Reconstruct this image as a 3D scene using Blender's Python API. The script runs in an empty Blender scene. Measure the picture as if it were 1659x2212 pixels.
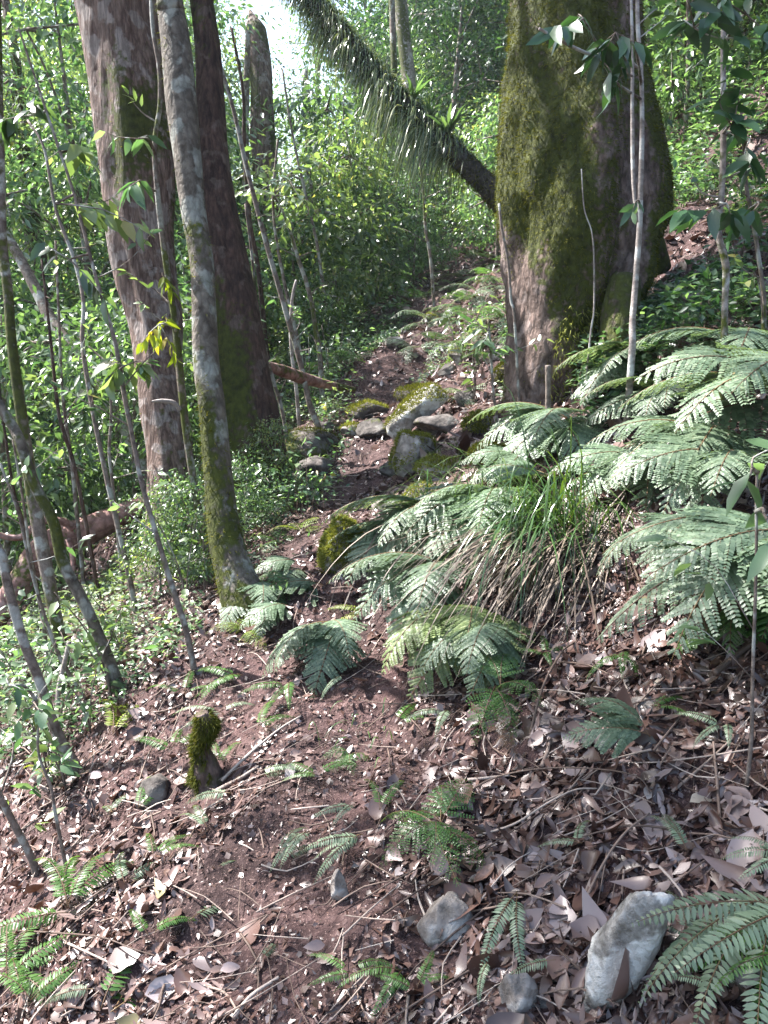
import bpy, math, random
import numpy as np
from mathutils import Vector
R = math.radians
PI = math.pi
sc = bpy.context.scene
COL = sc.collection

# ------------------------------------------------------------------ camera
PITCH = R(14.0); F = 2212*28/36.0; CZ = 1.6
cam_d = bpy.data.cameras.new('camera'); cam = bpy.data.objects.new('camera', cam_d); COL.objects.link(cam)
cam.location = (0, 0, CZ); cam.rotation_euler = (PI/2-PITCH, 0, 0)
cam_d.sensor_fit = 'VERTICAL'; cam_d.sensor_height = 36; cam_d.lens = 28
cam_d.clip_start = 0.05; cam_d.clip_end = 600
sc.camera = cam
# ------------------------------------------------------------------ light
SUN_EL, SUN_AZ = 50.0, -64.0        # azimuth measured from +Y towards +X
sd = Vector((math.sin(R(SUN_AZ))*math.cos(R(SUN_EL)), math.cos(R(SUN_AZ))*math.cos(R(SUN_EL)), math.sin(R(SUN_EL))))
w = bpy.data.worlds.new('World'); sc.world = w; w.use_nodes = True
nt = w.node_tree; bg = nt.nodes['Background']
sky = nt.nodes.new('ShaderNodeTexSky'); sky.sky_type = 'NISHITA'; sky.sun_disc = False
sky.sun_elevation = R(SUN_EL); sky.sun_rotation = R(SUN_AZ); sky.air_density = 1.3; sky.dust_density = 2.0
nt.links.new(sky.outputs[0], bg.inputs[0]); bg.inputs[1].default_value = 0.10
sl = bpy.data.lights.new('sun', 'SUN'); sl.energy = 5.0; sl.angle = R(0.5); sl.color = (1, .965, .94)
so = bpy.data.objects.new('sun', sl); COL.objects.link(so); so.rotation_euler = sd.to_track_quat('Z', 'Y').to_euler()
sc.view_settings.view_transform = 'Standard'; sc.view_settings.look = 'None'
sc.view_settings.exposure = 2.35; sc.view_settings.gamma = 1.0
HAZE = .0011
sc.render.engine = 'CYCLES'
cy = sc.cycles
cy.max_bounces = 5; cy.diffuse_bounces = 3; cy.glossy_bounces = 2; cy.transmission_bounces = 3; cy.transparent_max_bounces = 4
cy.sample_clamp_indirect = 6; cy.use_denoising = True
cy.use_light_tree = False

# ------------------------------------------------------------------ numeric helpers
def rng(s): return np.random.default_rng(s)
_T = rng(7).random((256, 256))
_T3 = rng(8).random((64, 64, 64))
def vn2(x, y):
    xi = np.floor(x).astype(int); yi = np.floor(y).astype(int); fx = x-xi; fy = y-yi
    fx = fx*fx*(3-2*fx); fy = fy*fy*(3-2*fy)
    a = _T[xi & 255, yi & 255]; b = _T[(xi+1) & 255, yi & 255]; c = _T[xi & 255, (yi+1) & 255]; d = _T[(xi+1) & 255, (yi+1) & 255]
    return (a*(1-fx)+b*fx)*(1-fy)+(c*(1-fx)+d*fx)*fy-.5
def vn3(p):
    i = np.floor(p).astype(int); f = p-i; f = f*f*(3-2*f); i0 = i & 63; i1 = (i+1) & 63
    x0, y0, z0 = i0[..., 0], i0[..., 1], i0[..., 2]; x1, y1, z1 = i1[..., 0], i1[..., 1], i1[..., 2]
    fx, fy, fz = f[..., 0], f[..., 1], f[..., 2]
    c00 = _T3[x0, y0, z0]*(1-fx)+_T3[x1, y0, z0]*fx; c10 = _T3[x0, y1, z0]*(1-fx)+_T3[x1, y1, z0]*fx
    c01 = _T3[x0, y0, z1]*(1-fx)+_T3[x1, y0, z1]*fx; c11 = _T3[x0, y1, z1]*(1-fx)+_T3[x1, y1, z1]*fx
    return (c00*(1-fy)+c10*fy)*(1-fz)+(c01*(1-fy)+c11*fy)*fz-.5
def fbm3(p, o=3):
    r = 0
    for k in range(o): r = r+vn3(p*2**k+k*9.7)/2**k
    return r
def nrm(a): return a/np.maximum(np.linalg.norm(a, axis=-1, keepdims=True), 1e-9)

# ------------------------------------------------------------------ terrain
def sramp(a, k): return 0.5*(a+np.sqrt(a*a+k*k))
def pathx(y): return np.interp(y, [0, 1.7, 2.35, 3.2, 4.6, 6.3, 9, 15, 30, 60], [-.30, -.22, -.12, -.30, -.24, 0, .7, 2.0, 4, 6])
def gz0(x, y):
    base = 0.13*y+0.15*sramp(y-5.5, 2)-0.06*sramp(y-22, 6)-.06
    s = x-pathx(y)
    r = sramp(s-.22, .25); l = sramp(-s-.30, .3)
    right = 0.55*r+.10*(1-np.exp(-r/.5))+.14*sramp(r-1.6, .4)+.24*np.clip((y-4.3)/3.2, 0, 1)*np.minimum(r, 4)
    left = -(0.60*l)-.25*np.maximum(l-3.5, 0)+1.35*np.maximum(l-13, 0)
    return base+right+left
def gz(x, y):
    x = np.asarray(x, float); y = np.asarray(y, float)
    d = np.sqrt(x*x+y*y)
    z = gz0(x, y)
    z = z+np.clip(x-.4, 0, 1.5)*(.12*vn2(x*1.9+15, y*1.9+23)+.06*vn2(x*5+15, y*5+2))+.13*vn2(x*1.3+5, y*1.3+3)+.07*vn2(x*3.1+51, y*3.1+13)+.042*vn2(x*8+1, y*8+7)+.022*vn2(x*19, y*19)
    z = z+np.clip(d-12, 0, 20)*.09*vn2(x*.25, y*.25+9)+np.clip(d-4, 0, 3)*(.11*vn2(x*1.1+77, y*1.1+4)+.05*vn2(x*2.7+7, y*2.7+44))
    return z
def ray(u, v):
    dx = (u-829.5)/F; dv = (1106-v)/F
    return np.array([dx, math.cos(PITCH)+dv*math.sin(PITCH), -math.sin(PITCH)+dv*math.cos(PITCH)])
def at(u, v, Y):
    d = ray(u, v); d = d/d[1]*Y; return np.array([d[0], Y, CZ+d[2]])
_ys = np.concatenate([np.linspace(.6, 12, 3000), np.linspace(12.01, 90, 4000)])
def hit(u, v):
    d = ray(u, v); d = d/d[1]; z = CZ+d[2]*_ys; g = gz(d[0]*_ys, _ys); m = z < g
    i = int(np.argmax(m)) if m.any() else len(_ys)-1
    y = _ys[i]; return np.array([d[0]*y, y, gz(d[0]*y, y)])
def gnormal(x, y, e=.05):
    nx = -(gz(x+e, y)-gz(x-e, y))/(2*e); ny = -(gz(x, y+e)-gz(x, y-e))/(2*e)
    return nrm(np.stack([nx, ny, np.ones_like(nx)], -1))
def proj(p):
    d = np.asarray(p, float)-np.array([0, 0, CZ])
    f = d[..., 1]*math.cos(PITCH)-d[..., 2]*math.sin(PITCH); u_ = d[..., 1]*math.sin(PITCH)+d[..., 2]*math.cos(PITCH)
    return 829.5+F*d[..., 0]/np.maximum(f, 1e-3), 1106-F*u_/np.maximum(f, 1e-3), f

# ------------------------------------------------------------------ mesh assembly
class MB:
    """collects vertices and faces of ONE mesh"""
    def __init__(s): s.v = []; s.f = []; s.t = []; s.ms = []; s.n = 0
    def add(s, V, faces, mat=0, tint=None, moss=None):
        V = np.asarray(V, float).reshape(-1, 3)
        for fa in (faces if isinstance(faces, list) else [faces]):
            fa = np.asarray(fa, int)
            if len(fa): s.f.append((fa+s.n, mat))
        s.v.append(V); k = len(V)
        s.t.append(np.full(k, .5) if tint is None else np.broadcast_to(np.asarray(tint, float), (k,)))
        s.ms.append(np.zeros(k) if moss is None else np.broadcast_to(np.asarray(moss, float), (k,)))
        s.n += k; return s
    def mesh(s, name, mats, loc=(0, 0, 0), smooth=True):
        me = bpy.data.meshes.new(name)
        V = np.concatenate(s.v)-np.asarray(loc, float)
        me.vertices.add(len(V)); me.vertices.foreach_set('co', V.astype(np.float32).ravel())
        li = np.concatenate([f.ravel() for f, m in s.f]); cnt = np.concatenate([np.full(len(f), f.shape[1]) for f, m in s.f])
        mi = np.concatenate([np.full(len(f), m) for f, m in s.f])
        me.loops.add(len(li)); me.loops.foreach_set('vertex_index', li.astype(np.int32))
        me.polygons.add(len(cnt)); st = np.zeros(len(cnt), np.int32); st[1:] = np.cumsum(cnt)[:-1]
        me.polygons.foreach_set('loop_start', st)
        me.polygons.foreach_set('material_index', mi.astype(np.int32))
        me.polygons.foreach_set('use_smooth', np.full(len(cnt), bool(smooth)))
        a = me.attributes.new('tint', 'FLOAT', 'POINT'); a.data.foreach_set('value', np.concatenate(s.t).astype(np.float32))
        a = me.attributes.new('moss', 'FLOAT', 'POINT'); a.data.foreach_set('value', np.concatenate(s.ms).astype(np.float32))
        for m in (mats if isinstance(mats, (list, tuple)) else [mats]): me.materials.append(m)
        me.update(calc_edges=True); return me

def rootobj(name, loc, label, cat, group=None):
    o = bpy.data.objects.new(name, None); COL.objects.link(o); o.location = [float(c) for c in loc]; o.empty_display_size = .1
    o['label'] = label; o['category'] = cat
    if group: o['group'] = group
    return o
def meshobj(name, me, parent=None, loc=(0, 0, 0), label=None, cat=None, group=None, kind=None):
    o = bpy.data.objects.new(name, me); COL.objects.link(o); o.location = [float(c) for c in loc]
    if parent is not None: o.parent = parent
    for k, v in (('label', label), ('category', cat), ('group', group), ('kind', kind)):
        if v: o[k] = v
    return o
def dup(src, loc, rz=0., s=1., label=None, tilt=0., group=None):
    c = src.copy(); COL.objects.link(c); c.location = [float(q) for q in loc]; c.rotation_euler = (tilt, 0, rz)
    c.scale = (s, s, s) if np.isscalar(s) else s
    if label: c['label'] = label
    if group: c['group'] = group
    for ch in list(src.children):
        d = ch.copy(); COL.objects.link(d); d.parent = c
    return c

LM = {'the huge mossy trunk': (1240, 450), 'the shaggy leaning trunk': (850, 200), 'the big reddish-brown trunk': (320, 560), 'the grey lichen-patched trunk': (430, 760),
      'the dark flared trunk': (540, 900), 'the pale sloping boulder': (1350, 1990), 'the square-faced grey rock': (955, 1980), 'the bare red soil': (600, 1850), 'the mossy stump': (440, 1610),
      'the tilted mossy slab': (905, 880), 'the grass tussock': (1150, 1120), 'the fallen log': (170, 1160), 'the mossy boulder beside the path': (735, 1195), 'the sky gap': (610, 100),
      'the forked slim grey stem': (1378, 400), 'the crooked pale sapling': (1562, 600), 'the mossy post-like trunk': (1480, 200), 'the broken-topped trunk': (570, 220), 'the twin pale trunks': (865, 100),
      'the big pale fern': (1420, 1180), 'the sunlit hanging fronds': (880, 1430), 'the propped log end': (700, 830), 'the hollow in the path': (760, 1530), 'the hanging thatch': (1100, 1400),
      'the upright curled leaf': (1345, 1550), 'the dark rock in the litter': (330, 1700), 'the left picture edge': (10, 1500), 'the small rock on the path': (730, 1910), 'the bright moss mound': (1045, 912)}
def where(p):
    u, v, f = proj(p); best = min(LM.items(), key=lambda kv: (kv[1][0]-u)**2+(kv[1][1]-v)**2)
    dx, dy = u-best[1][0], v-best[1][1]; r = math.hypot(dx, dy)
    q = 'just ' if r < 90 else ''
    a = math.degrees(math.atan2(-dy, dx)) % 360
    w_ = ['right of', 'up-right of', 'above', 'up-left of', 'left of', 'down-left of', 'below', 'down-right of'][int(((a+22.5) % 360)//45)]
    return q+w_+' '+best[0]

# ------------------------------------------------------------------ shape makers
def catmull(P, n):
    P = np.asarray(P, float); P = np.concatenate([[2*P[0]-P[1]], P, [2*P[-1]-P[-2]]]); m = len(P)-3
    t = np.linspace(0, m-1e-6, n); i = t.astype(int); f = (t-i)[:, None]
    a, b, c, d = P[i], P[i+1], P[i+2], P[i+3]
    return .5*((2*b)+(c-a)*f+(2*a-5*b+4*c-d)*f*f+(3*b-3*c+d-a)*f**3)
def tube(pts, rad, n=10, seg=None, amp=0., sc_=3., seed=0, ridge=0., cap=True, flat=None):
    """tapered tube through points; returns V, faces, and ring parameter"""
    pts = np.asarray(pts, float); rad = np.asarray(rad, float)
    if seg is None: seg = max(4, 4*len(pts))
    Q = catmull(np.column_stack([pts, rad]), seg); C = Q[:, :3]; r = np.maximum(Q[:, 3], 1e-4)
    T = nrm(np.gradient(C, axis=0)); ref = np.array([0, 1., 0]) if abs(T[:, 1]).mean() < .8 else np.array([1., 0, 0])
    A = nrm(np.cross(T, ref)); B = np.cross(T, A)
    th = np.arange(n)/n*2*PI
    dirs = A[:, None]*np.cos(th)[None, :, None]+B[:, None]*np.sin(th)[None, :, None]
    rr = r[:, None]*np.ones(n)[None]
    V = C[:, None]+dirs*rr[..., None]
    if amp: 
        k = fbm3(V*sc_*np.array([1, 1, .45])+seed*3.3, 4); rr = rr*(1+amp*k*1.6)
    if ridge: rr = rr*(1+ridge*vn3(np.stack([np.cos(th)[None]*2.2+0*rr, np.sin(th)[None]*2.2+0*rr, C[:, 2:3]*.5+0*rr], -1)+seed))
    V = C[:, None]+dirs*rr[..., None]
    i = np.arange(seg-1)[:, None]; j = np.arange(n)[None]; j2 = (j+1) % n
    Fq = np.stack([i*n+j, i*n+j2, (i+1)*n+j2, (i+1)*n+j], -1).reshape(-1, 4)
    V = V.reshape(-1, 3); fs = [Fq]
    if cap:
        V = np.concatenate([V, C[:1], C[-1:]]); k0 = seg*n; j = np.arange(n); j2 = (j+1) % n
        fs.append(np.stack([np.full(n, k0), j2, j], -1)); fs.append(np.stack([np.full(n, k0+1), (seg-1)*n+j, (seg-1)*n+j2], -1))
    return V, fs, (C, r, dirs)
_lj = rng(99)
def leaves(P, D, N, L, W, curl=.1, cup=.15, kind='low', jag=0.):
    n = len(P); D = nrm(D); S = nrm(np.cross(N, D)); N = np.cross(D, S)
    L = np.broadcast_to(L, (n,))[:, None]; W = np.broadcast_to(W, (n,))[:, None]; curl = np.broadcast_to(curl, (n,))[:, None]; cup = np.broadcast_to(cup, (n,))[:, None]
    def mid(t): return P+D*(t*L)-N*(curl*L*t*t)
    def ed(t, w_, s):
        j = 1+jag*_lj.normal(size=(n, 1)) if jag else 1.
        return mid(t)+S*(s*w_*W/2*np.clip(j, .15, 2) if jag else s*w_*W/2)+N*(cup*w_*W*.5)
    if kind == 'low':
        V = np.stack([mid(0), ed(.42, 1, 1), mid(1), ed(.42, 1, -1)], 1); f = np.array([[0, 1, 2], [0, 2, 3]]); fl = [f]
    elif kind == 'med':
        V = np.stack([mid(0), mid(.33), ed(.3, .95, 1), ed(.3, .95, -1), mid(.7), ed(.68, .72, 1), ed(.68, .72, -1), mid(1)], 1)
        fl = [np.array([[0, 1, 2], [0, 3, 1], [4, 7, 5], [4, 6, 7]]), np.array([[1, 4, 5, 2], [1, 3, 6, 4]])]
    else:
        st = [(.06, .22), (.22, .8), (.42, 1), (.62, .86), (.82, .5)]
        V = [mid(0)]
        for t, w_ in st: V += [mid(t), ed(t, w_, 1), ed(t, w_, -1)]
        V = np.stack(V+[mid(1)], 1); q = []
        for k in range(4): a = 1+3*k; b = a+3; q += [[a, b, b+1, a+1], [a, a+2, b+2, b]]
        fl = [np.array([[0, 1, 2], [0, 3, 1], [13, 16, 14], [13, 15, 16]]), np.array(q)]
    m = V.shape[1]; off = (np.arange(n)*m)[:, None, None]
    return V.reshape(-1, 3), [(f[None]+off).reshape(-1, f.shape[1]) for f in fl], m
def strips(P, D, L, W, droop, nseg=5, side=None, taper=1.):
    """curved ribbons: start P, direction D, bending down by droop"""
    n = len(P); D = nrm(np.asarray(D, float)); L = np.broadcast_to(L, (n,))[:, None]; W = np.broadcast_to(W, (n,))[:, None]; droop = np.broadcast_to(droop, (n,))[:, None]
    S = nrm(np.cross(D, np.array([0, 0, 1.]))+1e-6) if side is None else side
    p = P.copy(); out = []
    for k in range(nseg+1):
        t = k/nseg; w_ = W*.5*(1-t**2.2)**taper*(.5+.5*min(1, t*5)) if k < nseg else W*.02
        out += [p+S*w_, p-S*w_]
        d = nrm(D+np.array([0, 0, -1.])*droop*(t+.5/nseg)*1.5); p = p+d*L/nseg
    V = np.stack(out, 1); m = 2*(nseg+1); off = (np.arange(n)*m)[:, None, None]
    q = np.array([[2*k, 2*k+1, 2*k+3, 2*k+2] for k in range(nseg)])
    return V.reshape(-1, 3), [(q[None]+off).reshape(-1, 4)], m
def rock_v(c, size, seed, nu=44, nv=30, cuts=9, rough=.05, rot=None):
    g = rng(seed); th = np.arange(nu)/nu*2*PI; ph = np.linspace(0, PI, nv)
    d = np.stack([np.sin(ph)[:, None]*np.cos(th), np.sin(ph)[:, None]*np.sin(th), np.cos(ph)[:, None]+0*th], -1)
    r = np.ones(d.shape[:2])
    for k in range(cuts):
        nk = nrm(g.normal(size=3)); dk = g.uniform(.55, .85); q = d@nk; r = np.minimum(r, np.where(q > .05, dk/np.maximum(q, .05), 9))
    r = r*(1+rough*2*fbm3(d*2.5+seed, 4))
    V = d*r[..., None]*np.asarray(size)
    if rot is not None:
        a, b, c2 = rot; ca, sa = math.cos(a), math.sin(a); cb, sb = math.cos(b), math.sin(b); cc, s2 = math.cos(c2), math.sin(c2)
        M = np.array([[cc, -s2, 0], [s2, cc, 0], [0, 0, 1]])@np.array([[cb, 0, sb], [0, 1, 0], [-sb, 0, cb]])@np.array([[1, 0, 0], [0, ca, -sa], [0, sa, ca]]); V = V@M.T
    V = V+np.asarray(c)
    i = np.arange(nv-1)[:, None]; j = np.arange(nu)[None]; j2 = (j+1) % nu
    fq = np.stack([i*nu+j, (i+1)*nu+j, (i+1)*nu+j2, i*nu+j2], -1).reshape(-1, 4)
    return V.reshape(-1, 3), [fq]
def sample_surface(V, fq, n, g):
    a, b, c, d = (V[fq[:, k]] for k in range(4)); N = np.cross(c-a, d-b); A = np.linalg.norm(N, axis=1)+1e-12
    i = g.choice(len(fq), n, p=A/A.sum()); s, t = g.random((n, 1)), g.random((n, 1))
    P = (a[i]*(1-s)+b[i]*s)*(1-t)+(d[i]*(1-s)+c[i]*s)*t
    return P, N[i]/A[i][:, None]
def tufts(mb, P, N, g, L=.02, W=.006, hang=.5, mat=0):
    n = len(P); D = nrm(N+g.normal(size=(n, 3))*.5+np.array([0, 0, -hang])); S = nrm(np.cross(D, g.normal(size=(n, 3))))
    l = L*g.uniform(.5, 1.4, (n, 1)); V = np.stack([P-S*W/2-N*.003, P+S*W/2-N*.003, P+D*l], 1).reshape(-1, 3)
    mb.add(V, np.arange(3*n).reshape(n, 3), mat, np.repeat(g.random(n), 3))

# ------------------------------------------------------------------ materials
def newmat(name):
    m = bpy.data.materials.new(name); m.use_nodes = True; n = m.node_tree.nodes; n.clear(); out = n.new('ShaderNodeOutputMaterial'); return m, n, m.node_tree.links, out
def ramp(n, stops):
    r = n.new('ShaderNodeValToRGB'); e = r.color_ramp.elements
    while len(e) < len(stops): e.new(.5)
    for q, (p, c) in zip(e, stops): q.position = p; q.color = (*c, 1)
    return r
def leafmat(name, cols, trans=.4, tcol=(1.6, 1.5, .5), rough=.4, spec=.5, backlight=True):
    m, n, l, out = newmat(name)
    a = n.new('ShaderNodeAttribute'); a.attribute_name = 'tint'; r = ramp(n, cols); l.new(a.outputs['Fac'], r.inputs[0])
    oi = n.new('ShaderNodeObjectInfo'); hs = n.new('ShaderNodeHueSaturation'); mr = n.new('ShaderNodeMapRange'); l.new(oi.outputs['Random'], mr.inputs[0])
    mr.inputs[3].default_value = .8; mr.inputs[4].default_value = 1.2; l.new(mr.outputs[0], hs.inputs['Value']); l.new(r.outputs[0], hs.inputs['Color'])
    p = n.new('ShaderNodeBsdfPrincipled'); l.new(hs.outputs[0], p.inputs['Base Color']); p.inputs['Roughness'].default_value = rough; p.inputs['Specular IOR Level'].default_value = spec
    if trans:
        t = n.new('ShaderNodeBsdfTranslucent'); mx = n.new('ShaderNodeMixShader'); mx.inputs[0].default_value = trans
        mc = n.new('ShaderNodeMix'); mc.data_type = 'RGBA'; mc.blend_type = 'MULTIPLY'; mc.inputs[0].default_value = 1
        l.new(hs.outputs[0], mc.inputs[6]); mc.inputs[7].default_value = (*tcol, 1); l.new(mc.outputs[2], t.inputs[0])
        l.new(p.outputs[0], mx.inputs[1]); l.new(t.outputs[0], mx.inputs[2]); l.new(mx.outputs[0], out.inputs[0])
    else: l.new(p.outputs[0], out.inputs[0])
    return m
def barkmat(name, c1, c2, lichen=(.35, .38, .33), lich=.0, mosscol=((.022, .026, .006), (.07, .08, .012)), scale=6., rough=.85, bump=.6, stretch=.25, distance=.02, crack=.5):
    m, n, l, out = newmat(name)
    tc = n.new('ShaderNodeTexCoord'); mp = n.new('ShaderNodeMapping'); mp.inputs['Scale'].default_value = (1, 1, stretch); l.new(tc.outputs['Object'], mp.inputs[0])
    n1 = n.new('ShaderNodeTexNoise'); n1.inputs['Scale'].default_value = scale*3; n1.inputs['Detail'].default_value = 8; n1.inputs['Roughness'].default_value = .65; l.new(mp.outputs[0], n1.inputs[0])
    v1 = n.new('ShaderNodeTexVoronoi'); v1.feature = 'DISTANCE_TO_EDGE'; v1.inputs['Scale'].default_value = scale*4
    wv = n.new('ShaderNodeMix'); wv.data_type = 'VECTOR'; wv.inputs[0].default_value = .06; l.new(mp.outputs[0], wv.inputs[4]); l.new(n1.outputs['Color'], wv.inputs[5]); l.new(wv.outputs[1], v1.inputs[0])
    r1 = ramp(n, [(.36, c1), (.64, c2)]); l.new(n1.outputs[0], r1.inputs[0])
    n2 = n.new('ShaderNodeTexNoise'); n2.inputs['Scale'].default_value = 9; n2.inputs['Detail'].default_value = 5; l.new(tc.outputs['Object'], n2.inputs[0])
    r2 = ramp(n, [(.58-lich*.08, (0, 0, 0)), (.63-lich*.08, (1, 1, 1))]); l.new(n2.outputs[0], r2.inputs[0])
    ml = n.new('ShaderNodeMath'); ml.operation = 'MULTIPLY'; ml.inputs[1].default_value = min(1, lich*1.2); l.new(r2.outputs[0], ml.inputs[0])
    mxl = n.new('ShaderNodeMix'); mxl.data_type = 'RGBA'; l.new(ml.outputs[0], mxl.inputs[0]); l.new(r1.outputs[0], mxl.inputs[6]); mxl.inputs[7].default_value = (*lichen, 1)
    rc = ramp(n, [(.0, (.22, .2, .19)), (.13, (.7, .7, .7)), (.35, (1.25, 1.25, 1.25))]); l.new(v1.outputs[0], rc.inputs[0])
    mc_ = n.new('ShaderNodeMix'); mc_.data_type = 'RGBA'; mc_.blend_type = 'MULTIPLY'; mc_.inputs[0].default_value = crack; l.new(mxl.outputs[2], mc_.inputs[6]); l.new(rc.outputs[0], mc_.inputs[7]); mxl = mc_
    a = n.new('ShaderNodeAttribute'); a.attribute_name = 'moss'
    n3 = n.new('ShaderNodeTexNoise'); n3.inputs['Scale'].default_value = 30; n3.inputs['Detail'].default_value = 6; l.new(tc.outputs['Object'], n3.inputs[0])
    ad = n.new('ShaderNodeMath'); ad.operation = 'ADD'; l.new(a.outputs['Fac'], ad.inputs[0]); 
    sb = n.new('ShaderNodeMath'); sb.operation = 'MULTIPLY_ADD'; sb.inputs[1].default_value = .9; sb.inputs[2].default_value = -.45; l.new(n3.outputs[0], sb.inputs[0]); l.new(sb.outputs[0], ad.inputs[1])
    r3 = ramp(n, [(.40, (0, 0, 0)), (.58, (1, 1, 1))]); l.new(ad.outputs[0], r3.inputs[0])
    rm = ramp(n, [(.3, mosscol[0]), (.7, mosscol[1])]); l.new(n3.outputs[0], rm.inputs[0])
    mxm = n.new('ShaderNodeMix'); mxm.data_type = 'RGBA'; l.new(r3.outputs[0], mxm.inputs[0]); l.new(mxl.outputs[2], mxm.inputs[6]); l.new(rm.outputs[0], mxm.inputs[7])
    p = n.new('ShaderNodeBsdfPrincipled'); p.inputs['Roughness'].default_value = rough; p.inputs['Specular IOR Level'].default_value = .3; l.new(mxm.outputs[2], p.inputs['Base Color'])
    mh = n.new('ShaderNodeMath'); mh.operation = 'MULTIPLY_ADD'; l.new(v1.outputs[0], mh.inputs[0]); mh.inputs[1].default_value = .7; l.new(n1.outputs[0], mh.inputs[2])
    b = n.new('ShaderNodeBump'); b.inputs['Strength'].default_value = bump; b.inputs['Distance'].default_value = distance; l.new(mh.outputs[0], b.inputs['Height']); l.new(b.outputs[0], p.inputs['Normal'])
    l.new(p.outputs[0], out.inputs[0]); return m
def soilmat():
    m, n, l, out = newmat('forest_soil'); tc = n.new('ShaderNodeTexCoord')
    def no(s, d=6):
        q = n.new('ShaderNodeTexNoise'); q.inputs['Scale'].default_value = s; q.inputs['Detail'].default_value = d; l.new(tc.outputs['Object'], q.inputs[0]); return q
    a = no(2.5); b = no(38, 8); c = no(160, 4)
    r = ramp(n, [(.3, (.032, .018, .017)), (.52, (.064, .037, .034)), (.75, (.11, .071, .067))]); l.new(b.outputs[0], r.inputs[0])
    r2 = ramp(n, [(.35, (.6, .6, .6)), (.65, (1.15, 1.1, 1.1))]); l.new(a.outputs[0], r2.inputs[0])
    mx = n.new('ShaderNodeMix'); mx.data_type = 'RGBA'; mx.blend_type = 'MULTIPLY'; mx.inputs[0].default_value = 1; l.new(r.outputs[0], mx.inputs[6]); l.new(r2.outputs[0], mx.inputs[7])
    r4 = ramp(n, [(.60, (0, 0, 0)), (.68, (1, 1, 1))]); l.new(c.outputs[0], r4.inputs[0])
    mx2 = n.new('ShaderNodeMix'); mx2.data_type = 'RGBA'; l.new(r4.outputs[0], mx2.inputs[0]); l.new(mx.outputs[2], mx2.inputs[6]); mx2.inputs[7].default_value = (.19, .125, .11, 1)
    p = n.new('ShaderNodeBsdfPrincipled'); p.inputs['Roughness'].default_value = .9; p.inputs['Specular IOR Level'].default_value = .25; l.new(mx2.outputs[2], p.inputs['Base Color'])
    s = n.new('ShaderNodeMath'); s.operation = 'MULTIPLY_ADD'; l.new(c.outputs[0], s.inputs[0]); s.inputs[1].default_value = .35; l.new(b.outputs[0], s.inputs[2])
    bp = n.new('ShaderNodeBump'); bp.inputs['Strength'].default_value = .8; bp.inputs['Distance'].default_value = .03; l.new(s.outputs[0], bp.inputs['Height']); l.new(bp.outputs[0], p.inputs['Normal'])
    l.new(p.outputs[0], out.inputs[0]); return m
def rampmat(name, cols, rough=.6, spec=.4, bump=0., noise=0., nscale=40):
    m, n, l, out = newmat(name); a = n.new('ShaderNodeAttribute'); a.attribute_name = 'tint'
    p = n.new('ShaderNodeBsdfPrincipled'); p.inputs['Roughness'].default_value = rough; p.inputs['Specular IOR Level'].default_value = spec
    r = ramp(n, cols)
    if noise:
        tc = n.new('ShaderNodeTexCoord'); q = n.new('ShaderNodeTexNoise'); q.inputs['Scale'].default_value = nscale; q.inputs['Detail'].default_value = 5; l.new(tc.outputs['Object'], q.inputs[0])
        s = n.new('ShaderNodeMath'); s.operation = 'MULTIPLY_ADD'; l.new(q.outputs[0], s.inputs[0]); s.inputs[1].default_value = noise
        s2 = n.new('ShaderNodeMath'); s2.operation = 'SUBTRACT'; l.new(a.outputs['Fac'], s2.inputs[0]); s2.inputs[1].default_value = noise*.5; l.new(s2.outputs[0], s.inputs[2]); l.new(s.outputs[0], r.inputs[0])
        if bump:
            b = n.new('ShaderNodeBump'); b.inputs['Strength'].default_value = bump; b.inputs['Distance'].default_value = .01; l.new(q.outputs[0], b.inputs['Height']); l.new(b.outputs[0], p.inputs['Normal'])
    else: l.new(a.outputs['Fac'], r.inputs[0])
    l.new(r.outputs[0], p.inputs['Base Color']); l.new(p.outputs[0], out.inputs[0]); return m

M = {}
M['soil'] = soilmat()
M['litter'] = leafmat('dead_leaf', [(0, (.022, .012, .009)), (.2, (.06, .030, .023)), (.4, (.13, .074, .058)), (.6, (.19, .132, .118)), (.8, (.26, .20, .19)), (.96, (.36, .31, .315)), (1, (.20, .17, .08))], trans=.08, tcol=(1, .8, .6), rough=.36, spec=.7)
M['twig'] = rampmat('twig_bark', [(0, (.05, .03, .022)), (.5, (.16, .11, .085)), (1, (.34, .28, .24))], .7, .4, .4, .4, 60)
M['leaf_bright'] = leafmat('leaf_yellow_green', [(0, (.04, .07, .025)), (.5, (.09, .14, .055)), (.93, (.17, .22, .10)), (1, (.22, .20, .06))], .45, (2.2, 2.2, 1.1), .3, .8)
M['leaf_mid'] = leafmat('leaf_mid_green', [(0, (.025, .05, .022)), (.5, (.055, .10, .042)), (1, (.11, .17, .075))], .42, (1.9, 2.0, 1.0), .32, .8)
M['leaf_dark'] = leafmat('leaf_dark_glossy', [(0, (.018, .045, .022)), (.6, (.035, .08, .035)), (1, (.06, .12, .045))], .25, (1.6, 1.8, .7), .32, .6)
M['leaf_cool'] = leafmat('leaf_cool_green', [(0, (.03, .07, .035)), (.5, (.075, .135, .065)), (1, (.16, .23, .12))], .4, (1.9, 2.1, 1.0), .35, .7)
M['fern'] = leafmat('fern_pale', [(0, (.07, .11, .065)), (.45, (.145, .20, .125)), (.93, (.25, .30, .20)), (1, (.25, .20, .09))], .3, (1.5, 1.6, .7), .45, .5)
M['fern_green'] = leafmat('fern_green', [(0, (.04, .10, .03)), (.5, (.075, .16, .04)), (1, (.12, .22, .05))], .45, (1.6, 1.6, .5), .4, .5)
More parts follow.
